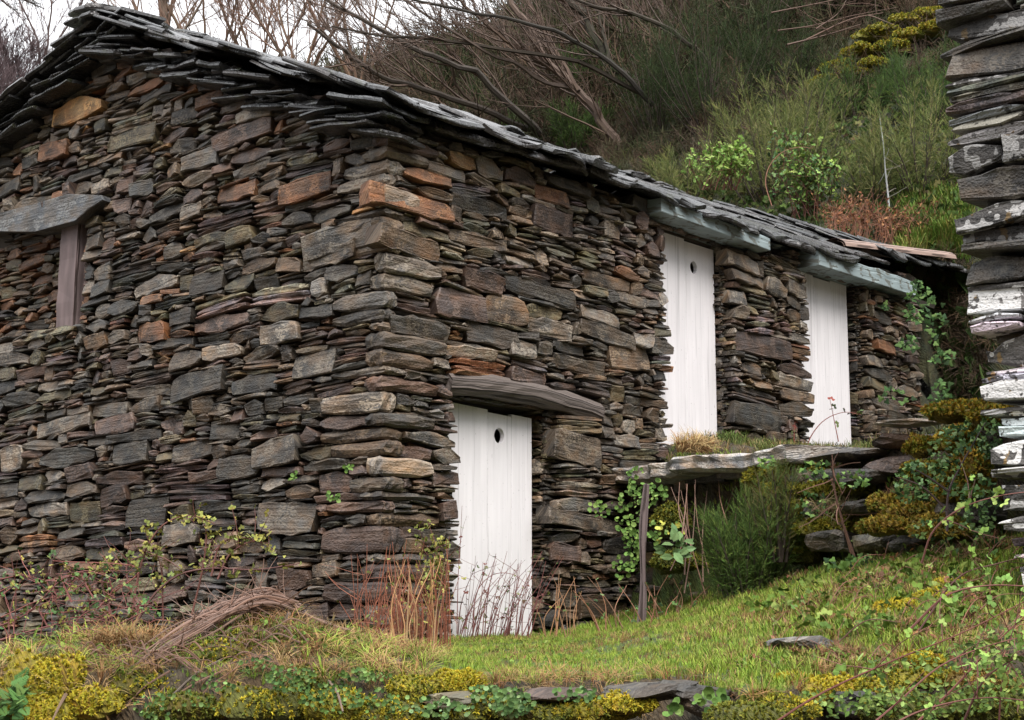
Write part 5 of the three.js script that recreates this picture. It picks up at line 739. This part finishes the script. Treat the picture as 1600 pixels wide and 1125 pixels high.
  on('orange yellow moss over the stones beside the near wall', [[1500, 645, 0.22, 0.06, 0.2, 1200, 9.0], [1560, 652, 0.16, 0.05, 0.16, 700, 8.6], [1500, 690, 0.12, 0.09, 0.12, 700, 8.7], [1520, 740, 0.14, 0.14, 0.12, 900, 8.5], [1440, 700, 0.1, 0.06, 0.1, 500, 9.1], [1450, 740, 0.16, 0.06, 0.14, 700, 8.9], [1490, 770, 0.12, 0.1, 0.12, 700, 8.6]], [[0.34, 0.25, 0.03], [0.2, 0.21, 0.03], [0.42, 0.27, 0.04], [0.26, 0.15, 0.035], [0.13, 0.16, 0.03]], 0.032);
  on('moss over the dark hollow at the foot of the right bank', [[1390, 790, 0.14, 0.05, 0.12, 700, 9.0], [1430, 805, 0.2, 0.07, 0.16, 900, 8.8], [1385, 825, 0.16, 0.05, 0.14, 700, 8.7], [1470, 830, 0.16, 0.08, 0.16, 700, 8.5]], [[0.27, 0.22, 0.03], [0.15, 0.17, 0.03], [0.33, 0.22, 0.04], [0.2, 0.12, 0.03]], 0.032);
}
// --- round and ivy leaved plants; discs set in patches against what carries them
function leafPatch(name, label, cat, geo, spots, cols, size, seed, face = V(-0.2, 0.35, 1)) { const r = RNG(seed), b = at(spots[0][0], spots[0][1], spots[0][5]), o = thing(name, label, cat, b.toArray()), l = []; for (const [px, py, w, h, n, Z] of spots) for (let i = 0; i < n; i++) { const a = r() * 6.283, k = Math.sqrt(r()), p = at(px + Math.cos(a) * k * w, py + Math.sin(a) * k * h, Z + ru(r, -0.06, 0.06)).sub(b), f = V().copy(face).addScaledVector(rdir(r), 0.75).normalize(), q = new THREE.Quaternion().setFromUnitVectors(V(0, 0, 1), f).multiply(new THREE.Quaternion().setFromAxisAngle(V(0, 0, 1), ru(r, -2.6, 2.6))), s = size * ru(r, 0.55, 1.3); l.push({ m: new THREE.Matrix4().compose(p, q, V(s, s, s)), c: tint(r, pick(r, cols), 0.3) }); } stuff(inst('leaves', geo, M.leaf, l, o)); return o; }
const PENNY = [[0.13, 0.23, 0.05], [0.10, 0.18, 0.04], [0.19, 0.29, 0.08], [0.06, 0.115, 0.025]], IVY = [[0.04, 0.085, 0.025], [0.065, 0.125, 0.035], [0.11, 0.19, 0.06], [0.025, 0.05, 0.018]];
leafPatch('pennywort', 'round leaved pennywort climbing the wall left of the wooden stake', 'plant', G.round, [[995, 752, 14, 26, 40, 11.9], [985, 800, 24, 40, 90, 11.8], [990, 850, 16, 40, 60, 11.6], [975, 885, 18, 20, 30, 11.5], [1015, 775, 12, 20, 25, 11.5], [940, 795, 22, 14, 26, 12.1]], PENNY, 0.034, 21);
leafPatch('pennywort', 'round leaved pennywort between the wooden stake and the green moss', 'plant', G.round, [[1030, 765, 16, 18, 30, 11.7], [1055, 825, 26, 12, 22, 11.3], [1025, 830, 12, 20, 18, 11.3]], PENNY.concat([[0.42, 0.42, 0.08]]), 0.036, 22);
leafPatch('dock_plant', 'broad leaved dock plant left of the heather under the slab', 'plant', G.leaf, [[1065, 855, 24, 22, 14, 10.9], [1048, 868, 14, 12, 6, 10.9]], [[0.15, 0.25, 0.10], [0.19, 0.29, 0.12]], 0.09, 23);
leafPatch('ivy', 'ivy trailing down the dark wall right of the far door', 'ivy', G.ivy, [[1435, 460, 20, 22, 50, 16.6], [1430, 490, 16, 16, 30, 16.6], [1460, 500, 16, 40, 40, 16.4], [1420, 540, 14, 12, 22, 16.4], [1475, 560, 22, 14, 30, 16.2], [1470, 620, 16, 30, 40, 15.8], [1380, 480, 10, 6, 10, 16.6], [1400, 620, 26, 14, 20, 15.8]], IVY, 0.06, 24);
leafPatch('ivy', 'ivy spreading over the mossy stones below the near wall', 'ivy', G.ivy, [[1500, 720, 50, 60, 300, 8.45], [1440, 760, 44, 40, 220, 8.75], [1530, 790, 30, 50, 150, 8.2], [1465, 830, 40, 20, 110, 8.4], [1545, 690, 20, 40, 90, 8.4], [1420, 800, 20, 20, 50, 8.8]], IVY.concat([[0.18, 0.28, 0.09], [0.2, 0.3, 0.14]]), 0.027, 25);
leafPatch('ivy', 'small ivy on the stones under the right end of the slab', 'ivy', G.ivy, [[1200, 722, 14, 12, 26, 10.3], [1275, 735, 26, 16, 34, 9.9], [1330, 750, 30, 14, 34, 9.7], [1270, 790, 24, 20, 30, 9.9], [1330, 880, 40, 14, 40, 9.0]], IVY.concat(PENNY), 0.034, 26);
leafPatch('pennywort', 'tiny round leaves rooted in the corner stones left of the lower door', 'plant', G.round, [[545, 732, 9, 6, 12, 9.95], [457, 742, 8, 8, 9, 10.35], [522, 778, 12, 8, 16, 10.05], [500, 1010, 4, 4, 3, 7]], PENNY, 0.026, 27);
leafPatch('ground_ivy', 'ground ivy and clover leaves along the left part of the retaining wall', 'plant', G.round, [[455, 1060, 40, 22, 150, 6.1], [400, 1040, 30, 14, 60, 6.3], [520, 1090, 50, 24, 130, 6.05], [570, 1055, 40, 8, 60, 6.2], [330, 1080, 40, 30, 80, 6.15], [250, 1105, 40, 20, 60, 6.1], [600, 1100, 40, 22, 70, 6.05]], [[0.06, 0.115, 0.03], [0.09, 0.16, 0.035], [0.04, 0.08, 0.022], [0.15, 0.23, 0.07]], 0.016, 28);
leafPatch('ground_ivy', 'clump of rounded leaves on the retaining wall below the lower door', 'plant', G.round, [[800, 1098, 34, 22, 130, 6.0], [760, 1085, 30, 14, 50, 6.1], [690, 1105, 50, 16, 80, 6.05], [900, 1085, 40, 10, 40, 6.0]], [[0.08, 0.15, 0.04], [0.11, 0.19, 0.06], [0.17, 0.26, 0.11], [0.05, 0.10, 0.03]], 0.021, 29);
leafPatch('ground_ivy', 'round leaves hanging over the dark coping stone at the bottom', 'plant', G.round, [[1110, 1100, 24, 16, 22, 5.9], [1135, 1112, 20, 10, 14, 5.9], [1050, 1108, 16, 10, 8, 5.9]], PENNY, 0.036, 30);
leafPatch('ground_ivy', 'leafy ground cover in the lower right corner', 'plant', G.leaf, [[1300, 1100, 90, 20, 160, 6.0], [1450, 1095, 110, 30, 300, 5.95], [1560, 1060, 50, 40, 180, 6.0], [1500, 1030, 70, 24, 120, 6.3], [1400, 1050, 60, 20, 80, 6.4], [1560, 1000, 40, 24, 80, 6.5]], [[0.09, 0.155, 0.03], [0.13, 0.2, 0.045], [0.19, 0.26, 0.07], [0.055, 0.09, 0.025]], 0.026, 31);
leafPatch('fern', 'grey green fern tuft in the lower left corner', 'fern', G.frond, [[14, 1100, 26, 24, 34, 6.1], [30, 1080, 14, 12, 10, 6.1]], [[0.07, 0.15, 0.035], [0.06, 0.13, 0.035], [0.11, 0.19, 0.05]], 0.07, 32, V(0, 0.7, 0.8));
function weeds(name, label, cat, spots, kinds, seed) { // rosettes and runners rooted in the turf
  const r = RNG(seed), b = groundAt(spots[0][0], spots[0][1]), o = thing(name, label, cat, b.toArray()), by = new Map();
  for (const [px, py, w, h, n] of spots) for (let i = 0; i < n; i++) { const a = r() * 6.283, k = Math.sqrt(r()), p = groundAt(px + Math.cos(a) * k * w, py + Math.sin(a) * k * h).sub(b), [geo, size, cols, lift] = pick(r, kinds); p.y += ru(r, 0, lift); const d = V(ru(r, -1, 1), ru(r, 0.15, 0.9), ru(r, -0.6, 1)).normalize(); if (!by.has(geo)) by.set(geo, []); by.get(geo).push({ m: mtx(p, d, size * ru(r, 0.5, 1.4), r() * 6.28), c: tint(r, pick(r, cols), 0.3) }); }
  for (const [geo, l] of by) stuff(inst('leaves', geo, M.leaf, l, o)); return o;
}
const WG = [[0.11, 0.19, 0.035], [0.15, 0.23, 0.045], [0.08, 0.14, 0.03], [0.21, 0.27, 0.07]], WB = [[0.22, 0.11, 0.06], [0.29, 0.17, 0.085], [0.15, 0.085, 0.05]], WM = [[0.30, 0.29, 0.04], [0.24, 0.26, 0.04]];
weeds('weed_patch', 'low green weeds and dead leaves spreading over the slope right of the heather', 'plant', [[1230, 960, 80, 16, 260], [1300, 925, 70, 24, 300], [1390, 905, 70, 30, 330], [1460, 920, 60, 40, 300], [1320, 985, 90, 20, 240], [1440, 985, 90, 26, 300], [1520, 950, 50, 40, 240]], [[G.leaf, 0.045, WG, 0.06], [G.round, 0.024, WG, 0.05], [G.leaf, 0.04, WB, 0.04], [G.straw[1], 0.09, WB, 0.0], [G.trifoliate, 0.05, WG, 0.07], [G.mossTuft, 0.03, WM, 0.02]], 33);
weeds('weed_patch', 'rusty dead leaves and weeds around the pale flat stone', 'plant', [[1225, 1015, 50, 14, 150], [1290, 1035, 60, 16, 220], [1180, 1040, 50, 12, 90], [1340, 1040, 60, 14, 160]], [[G.leaf, 0.03, WB, 0.03], [G.straw[1], 0.08, WB, 0.0], [G.leaf, 0.03, WG, 0.04], [G.round, 0.018, WG, 0.04]], 34);
weeds('weed_patch', 'mixed weeds and dry stalks on the bank above the retaining wall at the left', 'plant', [[420, 1000, 90, 22, 260], [520, 1010, 60, 20, 200], [300, 1020, 70, 24, 220], [150, 1035, 90, 20, 200], [620, 1020, 60, 14, 120]], [[G.leaf, 0.03, WG, 0.04], [G.straw[0], 0.09, WB, 0.0], [G.round, 0.018, WG, 0.04], [G.mossTuft, 0.028, WM, 0.01], [G.grass[0], 0.07, WG, 0.0]], 35);
weeds('weed_patch', 'dark ivy and roots on the steep earth beyond the far end of the house', 'plant', [[1475, 470, 34, 50, 420], [1490, 560, 30, 50, 320], [1450, 420, 40, 16, 160], [1520, 540, 34, 90, 700], [1500, 620, 30, 30, 260]], [[G.ivy, 0.08, IVY, 0.03], [G.straw[1], 0.25, [[0.07, 0.05, 0.035], [0.11, 0.075, 0.045]], 0], [G.ivy, 0.06, IVY, 0.05], [G.frond, 0.2, [[0.05, 0.09, 0.025]], 0]], 37);
weeds('weed_patch', 'tangle of ivy and brown leaves on the bank between slab and near wall', 'plant', [[1400, 850, 60, 20, 300], [1480, 860, 60, 30, 420], [1540, 850, 30, 40, 260], [1440, 810, 50, 26, 300], [1350, 850, 40, 14, 160]], [[G.ivy, 0.04, IVY.concat([[0.16, 0.25, 0.07]]), 0.08], [G.leaf, 0.04, WG, 0.06], [G.leaf, 0.04, WB, 0.03], [G.straw[0], 0.16, WB, 0], [G.mossTuft, 0.035, [[0.36, 0.27, 0.03], [0.28, 0.24, 0.03]], 0.02], [G.trifoliate, 0.05, WG, 0.1]], 38);
weeds('weed_patch', 'sparse clover and dead blades in the lawn before the lower door', 'plant', [[760, 1020, 140, 22, 260], [960, 1020, 160, 26, 320], [1080, 980, 90, 24, 200]], [[G.trifoliate, 0.018, WG, 0.02], [G.straw[1], 0.05, WB, 0.0], [G.leaf, 0.018, WB, 0.015], [G.round, 0.013, WG, 0.02]], 36);

// --- stake
{
  const p = at(1001, 985, 10.75), q = at(1009, 757, 10.75), o = thing('wooden_stake', 'slim weathered wooden stake standing before the terrace wall', 'stake', p.toArray()), r = RNG(41), pts = [], rad = []; for (let i = 0; i <= 14; i++) { const f = i / 14; pts.push(V().lerpVectors(V(), V().subVectors(q, p), f).add(V(0.008 * Math.sin(f * 7), 0, 0.006 * Math.cos(f * 5)))); rad.push(0.030 + 0.006 * Math.sin(f * 9 + 1) - 0.004 * f); }
  pts.push(pts[14].clone().add(V(0.003, 0.006, 0))); rad.push(0.001); const gb = new GB(); gb.tube(pts, rad, 8, 0.3); mesh('shaft', gb.geo(), M.post, o);
}
// --- heather under the slab
{ const b = groundAt(1172, 932); heather('full dark green heather bush growing under the stone slab', b, 0.76, 0.42, 44, 140, [[0.07, 0.125, 0.026], [0.10, 0.165, 0.034], [0.05, 0.09, 0.02], [0.135, 0.19, 0.045]], null, 950, { sprig: 0.058, from: 0.06, flare: 0.55, wild: 1.7 });
  const c = groundAt(1225, 800); heather('small heather sprout against the mossy wall under the slab end', at(1215, 860, 10.15), 0.68, 0.2, 16, 100, [[0.10, 0.15, 0.035], [0.13, 0.175, 0.045], [0.15, 0.12, 0.05]], null, 951, { sprig: 0.06, from: 0.1, flare: 0.35, wild: 1.3 }); }

// --- canes, stems and brushwood
{
  const r = RNG(1001), stems = (n, f) => Array.from({ length: n }, (_, i) => f(i / n, i));
  const gp = (px, py, Z) => { const p = at(px, py, Z), g = height(p.x, p.z); p.y = Math.min(p.y, g); return p; };
  const up = (x0, x1, y, t0, t1, Z, lean) => { const x = ru(r, x0, x1), b = gp(x, y, Z + ru(r, -0.25, 0.25)), h = ru(r, t0, t1); return [b, V(b.x + lean * h * 0.35 + ru(r, -0.03, 0.03), b.y + h * 0.5, b.z + ru(r, -0.02, 0.05)), V(b.x + lean * h + ru(r, -0.09, 0.09), b.y + h, b.z + ru(r, -0.05, 0.1))]; };
  bramble('red_stems', 'clump of upright red and straw stems at the house corner left of the lower door', 'shrub', stems(88, () => up(548, 704, 985, 0.3, 0.74, 9.75, ru(r, -0.12, 0.12))), { seed: 51, cols: YEL, leaves: 1, size: 0.022, rad: 0.005, cane: [0.27, 0.095, 0.055], twigs: 1, twigLeaves: 0 });
  bramble('straw_stems', 'straw coloured stems standing among the red ones by the corner', 'shrub', stems(30, () => up(610, 690, 985, 0.25, 0.62, 9.6, ru(r, -0.1, 0.1))), { seed: 52, cols: YEL, leaves: 1, size: 0.02, rad: 0.0055, cane: [0.46, 0.27, 0.13] });
  bramble('leafy_stem', 'yellow green leafy stems close to the left side of the lower door', 'shrub', [PX(9.8, 672, 985, 668, 900, 655, 820), PX(9.8, 680, 985, 690, 900, 680, 860, 700, 848), PX(9.75, 664, 985, 676, 920, 690, 870)], { seed: 53, cols: YEL, leaves: 55, size: 0.03, rad: 0.004, from: 0.2, spread: 0.10, twigs: 6 });
  bramble('leaning_stems', 'thin dark red stems leaning across the lower door', 'shrub', stems(52, () => up(712, 828, 1000, 0.2, 0.66, 10.9, ru(r, 0.1, 0.5))).concat([PX(10.8, 740, 985, 745, 925, 770, 898, 800, 897, 826, 915), PX(10.8, 714, 990, 716, 900, 719, 850, 722, 790)]), { seed: 54, cols: [[0.12, 0.17, 0.06], [0.18, 0.2, 0.07], [0.16, 0.06, 0.05]], leaves: 2, size: 0.022, rad: 0.0042, cane: [0.17, 0.06, 0.055], twigs: 1, twigLeaves: 1 });
  bramble('dry_stalks', 'pale orange dry stalks right of the lower door', 'shrub', stems(12, () => up(850, 905, 998, 0.2, 0.5, 11.0, ru(r, -0.25, 0.25))), { seed: 55, cols: YEL, leaves: 1, size: 0.02, rad: 0.005, cane: [0.40, 0.22, 0.12] });
  bramble('dry_stalks', 'brown bent stalks around the foot of the wooden stake', 'shrub', stems(26, () => up(935, 1090, 972, 0.12, 0.4, 10.6, ru(r, -0.8, 0.8))), { seed: 56, cols: DEEP, leaves: 2, size: 0.03, rad: 0.005, cane: [0.30, 0.15, 0.09] });
  bramble('root_stems', 'bare red brown stems hanging under the stone slab', 'stems', stems(18, () => { const x = ru(r, 1045, 1180), t = at(x, ru(r, 745, 770), 11.4), b = at(x + ru(r, -30, 30), ru(r, 820, 930), 11.0); return [b, V().lerpVectors(b, t, 0.5).add(V(ru(r, -0.08, 0.08), 0, 0.05)), t]; }), { seed: 57, cols: DEEP, leaves: 0, rad: 0.006, cane: [0.21, 0.12, 0.085] });
  // left brambles before the gable
  const LB0 = (x) => groundAt(x, 985 + (x < 120 ? 40 : 0), 6.6);
  bramble('bramble', 'arching bramble with small yellow green leaves before the middle of the gable wall', 'bramble', [PX(8.4, 205, 985, 212, 920, 232, 850, 262, 815, 300, 806, 335, 818), PX(8.4, 212, 975, 240, 930, 280, 898, 330, 888, 400, 890, 470, 880), PX(8.5, 300, 960, 318, 880, 322, 830, 316, 812), PX(8.4, 330, 900, 345, 850, 375, 840, 420, 850), PX(8.5, 180, 980, 160, 900, 180, 880), PX(8.4, 340, 905, 360, 865, 400, 845, 430, 862), PX(8.4, 215, 960, 200, 880, 250, 870, 300, 905), PX(8.5, 255, 970, 250, 880, 232, 838)], { seed: 61, cols: YEL, leaves: 26, size: 0.034, rad: 0.007, spread: 0.07, cane: [0.14, 0.06, 0.05], twigs: 7, twigLen: 0.8 });
  bramble('bramble', 'tangle of thin red bramble canes in front of the left end of the gable wall', 'bramble', [PX(7.6, 20, 1040, 15, 960, 40, 900, 62, 905), PX(7.6, 0, 905, 40, 900, 90, 935), PX(7.7, -20, 985, 40, 960, 110, 900, 150, 935), PX(7.6, 60, 1030, 70, 960, 90, 930), PX(7.5, 0, 1000, 50, 985, 130, 965), PX(7.6, 15, 1050, 25, 930, 18, 870), PX(7.6, 100, 1000, 130, 960, 170, 945)].concat(stems(34, () => { const x = ru(r, -10, 210), y = ru(r, 930, 1020), a = at(x, y, 7.6 + ru(r, 0, 0.5)); return [a, V(a.x + ru(r, -0.1, 0.2), a.y + ru(r, 0, 0.15), a.z), V(a.x + ru(r, -0.3, 0.4), a.y + ru(r, -0.1, 0.2), a.z)]; })), { seed: 62, cols: YEL.concat(DEEP), leaves: 7, size: 0.026, rad: 0.005, spread: 0.05, cane: [0.19, 0.07, 0.06], twigs: 3 });
  // brushwood
  const fan = stems(58, (f) => { const e = at(lerp(200, 385, Math.pow(r(), 0.8)) , 0, 7.0), x1 = ru(r, 185, 370), y1 = lerp(1062, 950, (x1 - 185) / 185) + ru(r, -14, 16); const E = groundAt(x1, y1).add(V(0, ru(r, 0.01, 0.05), 0)), A = at(455 + ru(r, -26, 16), 950 + ru(r, -9, 9), 7.05 + ru(r, -0.06, 0.06)), m = (f, dy) => { const q = V().lerpVectors(A, E, f).add(V(ru(r, -0.05, 0.05), 0, ru(r, -0.06, 0.06))); q.y = Math.max(q.y, height(q.x, q.z)) + dy; return q; }; return [A, m(0.3, ru(r, 0.05, 0.10)), m(0.65, ru(r, 0.03, 0.09)), E]; });
  bramble('brushwood', 'heap of cut brushwood lying on the bank, butts at the right', 'branch', [PX(7.05, 545, 985, 505, 972, 470, 955, 440, 942), PX([7.1, 6.9], 520, 975, 460, 955, 420, 935, 360, 938, 300, 975)].concat(fan), { seed: 71, cols: YEL, leaves: 0, rad: 0.0065, cane: [0.19, 0.115, 0.085], twigs: 2, twigLen: 0.7, twigLeaves: 0 });
  bramble('dead_twigs', 'loose tangle of dead brown twigs strewn over the left bank', 'twigs', stems(70, () => { const x = ru(r, 130, 520), y = ru(r, 975, 1070), a = groundAt(x, y), l = ru(r, 0.06, 0.3), q = ru(r, -0.6, 0.6), e = V(a.x - l * Math.cos(q), 0, a.z + l * Math.sin(q)); e.y = height(e.x, e.z) + ru(r, 0.0, 0.07); a.y += ru(r, 0, 0.05); return [a, V().lerpVectors(a, e, 0.5).add(V(0, ru(r, 0.01, 0.06), 0)), e]; }), { seed: 75, cols: YEL, leaves: 0, rad: 0.0042, cane: [0.15, 0.085, 0.06], twigs: 1, twigLen: 0.5, twigLeaves: 0 });
  bramble('dead_twigs', 'dead red brown stems and runners tangled on the grass at the right', 'twigs', stems(60, () => { const x = ru(r, 1250, 1590), y = ru(r, 870, 1090), a = groundAt(x, y), l = ru(r, 0.08, 0.4), q = ru(r, -0.7, 0.7), e = V(a.x + l * Math.cos(q), 0, a.z + l * Math.sin(q)); e.y = height(e.x, e.z) + ru(r, 0.02, 0.12); return [a, V().lerpVectors(a, e, 0.5).add(V(0, ru(r, 0.03, 0.12), 0)), e]; }), { seed: 76, cols: [[0.2, 0.1, 0.05], [0.14, 0.2, 0.05]], leaves: 3, size: 0.022, rad: 0.0035, cane: [0.19, 0.085, 0.06], twigs: 1, twigLen: 0.5, twigLeaves: 1 });
  bramble('stick', 'dark bent stick slanting down the bank below the brushwood', 'branch', [PX([6.9, 6.2], 452, 958, 430, 990, 405, 1008, 360, 1025, 310, 1050, 265, 1090)], { seed: 72, cols: YEL, leaves: 0, rad: 0.011, cane: [0.15, 0.11, 0.085], twigs: 3, twigLeaves: 0 });
  bramble('stick', 'thin grey stick hanging over the front of the retaining wall', 'branch', [PX([6.5, 5.95], 486, 1028, 505, 1055, 525, 1078, 536, 1112)], { seed: 73, cols: YEL, leaves: 0, rad: 0.008, cane: [0.15, 0.11, 0.09] });
  bramble('stick', 'pale straight stick in the moss at the bottom left', 'branch', [PX([6.2, 6.0], 103, 1085, 92, 1105, 80, 1130)], { seed: 74, cols: YEL, leaves: 0, rad: 0.007, cane: [0.18, 0.12, 0.08] });
  // right foreground brambles
  bramble('bramble', 'long red bramble canes crossing the lower right corner', 'bramble', [PX([5.4, 5.2], 1340, 1150, 1400, 1100, 1470, 1040, 1540, 1010, 1640, 985), PX([5.5, 5.3], 1420, 1140, 1480, 1085, 1560, 1000, 1640, 930), PX([5.6, 5.2], 1180, 1150, 1280, 1085, 1400, 1030, 1500, 990, 1620, 930), PX([5.4, 5.2], 1500, 1140, 1540, 1060, 1600, 1020), PX([5.3, 5.3], 1380, 1140, 1440, 1110, 1540, 1090, 1640, 1100), PX([5.4, 5.2], 1560, 1140, 1570, 1050, 1610, 990)], { seed: 81, cols: BRIGHT, leaves: 9, size: 0.036, rad: 0.005, spread: 0.06, cane: [0.19, 0.075, 0.06], twigs: 4, twigLeaves: 1 });
  bramble('bramble', 'bramble cane with fresh leaves bending across the near wall', 'bramble', [PX([6.3, 6.0], 1440, 880, 1458, 830, 1500, 795, 1560, 775, 1640, 765), PX([6.0, 5.8], 1420, 985, 1480, 930, 1540, 915, 1640, 918), PX([6.2, 6], 1436, 985, 1500, 900, 1560, 880, 1640, 860)], { seed: 82, cols: BRIGHT, leaves: 12, size: 0.04, rad: 0.005, spread: 0.05, cane: [0.16, 0.07, 0.06], twigs: 3, twigLeaves: 2, from: 0.1 });
  bramble('bramble', 'dark branching stem over the mossy stones at the right', 'bramble', [PX(8, 1480, 830, 1482, 770, 1500, 730, 1540, 660), PX(8, 1482, 768, 1450, 745, 1420, 728), PX(8, 1482, 800, 1440, 760, 1400, 745)], { seed: 83, cols: DEEP, leaves: 8, size: 0.035, rad: 0.008, cane: [0.05, 0.03, 0.03] });
  bramble('dead_shrub', 'rusty dead stem leaning on the bank right of the heather', 'stem', [PX(9.2, 1335, 870, 1318, 820, 1305, 770, 1300, 710), PX(9.3, 1330, 865, 1312, 800, 1298, 745)], { seed: 84, cols: YEL, leaves: 0, rad: 0.009, cane: [0.13, 0.065, 0.045], twigs: 9, twigLeaves: 0 });
  bramble('bramble_cane', 'thin bramble cane arching in front of the far door', 'bramble', [PX(14, 1255, 715, 1268, 680, 1290, 655, 1320, 644, 1345, 648), PX(14, 1310, 690, 1302, 650, 1296, 620), PX(14, 1240, 690, 1242, 660)], { seed: 85, cols: [[0.2, 0.06, 0.05], [0.15, 0.2, 0.08]], leaves: 5, size: 0.045, rad: 0.006, cane: [0.22, 0.07, 0.055] });
  bramble('weeds', 'scattered seedlings and stalks on the turf at the right of the lawn', 'plant', stems(46, () => { const p = groundAt(ru(r, 1180, 1560), ru(r, 880, 1060)), h = ru(r, 0.06, 0.2); return [p, V(p.x + ru(r, -0.02, 0.02), p.y + h * 0.5, p.z), V(p.x + ru(r, -0.08, 0.08), p.y + h, p.z)]; }), { seed: 86, cols: [[0.15, 0.2, 0.06], [0.22, 0.1, 0.06], [0.2, 0.24, 0.08]], leaves: 4, size: 0.02, rad: 0.003, cane: [0.2, 0.09, 0.06] });
  // daisies
  const o = thing('daisies', 'tiny white daisies dotted over the lawn', 'flowers', groundAt(740, 1015).toArray()), L = [], b = groundAt(740, 1015); for (let i = 0; i < 90; i++) { const p = groundAt(ru(r, 640, 1250) , ru(r, 1000, 1060)).sub(b).add(V(0, 0.045, 0)); L.push({ m: mtx(p, V(0, 0.3, 1).normalize(), ru(r, 0.008, 0.014), 0), c: [0.75, 0.74, 0.66] }); } stuff(inst('flowers', G.round, M.leaf, L, o));
}
renderer.render(scene, camera);
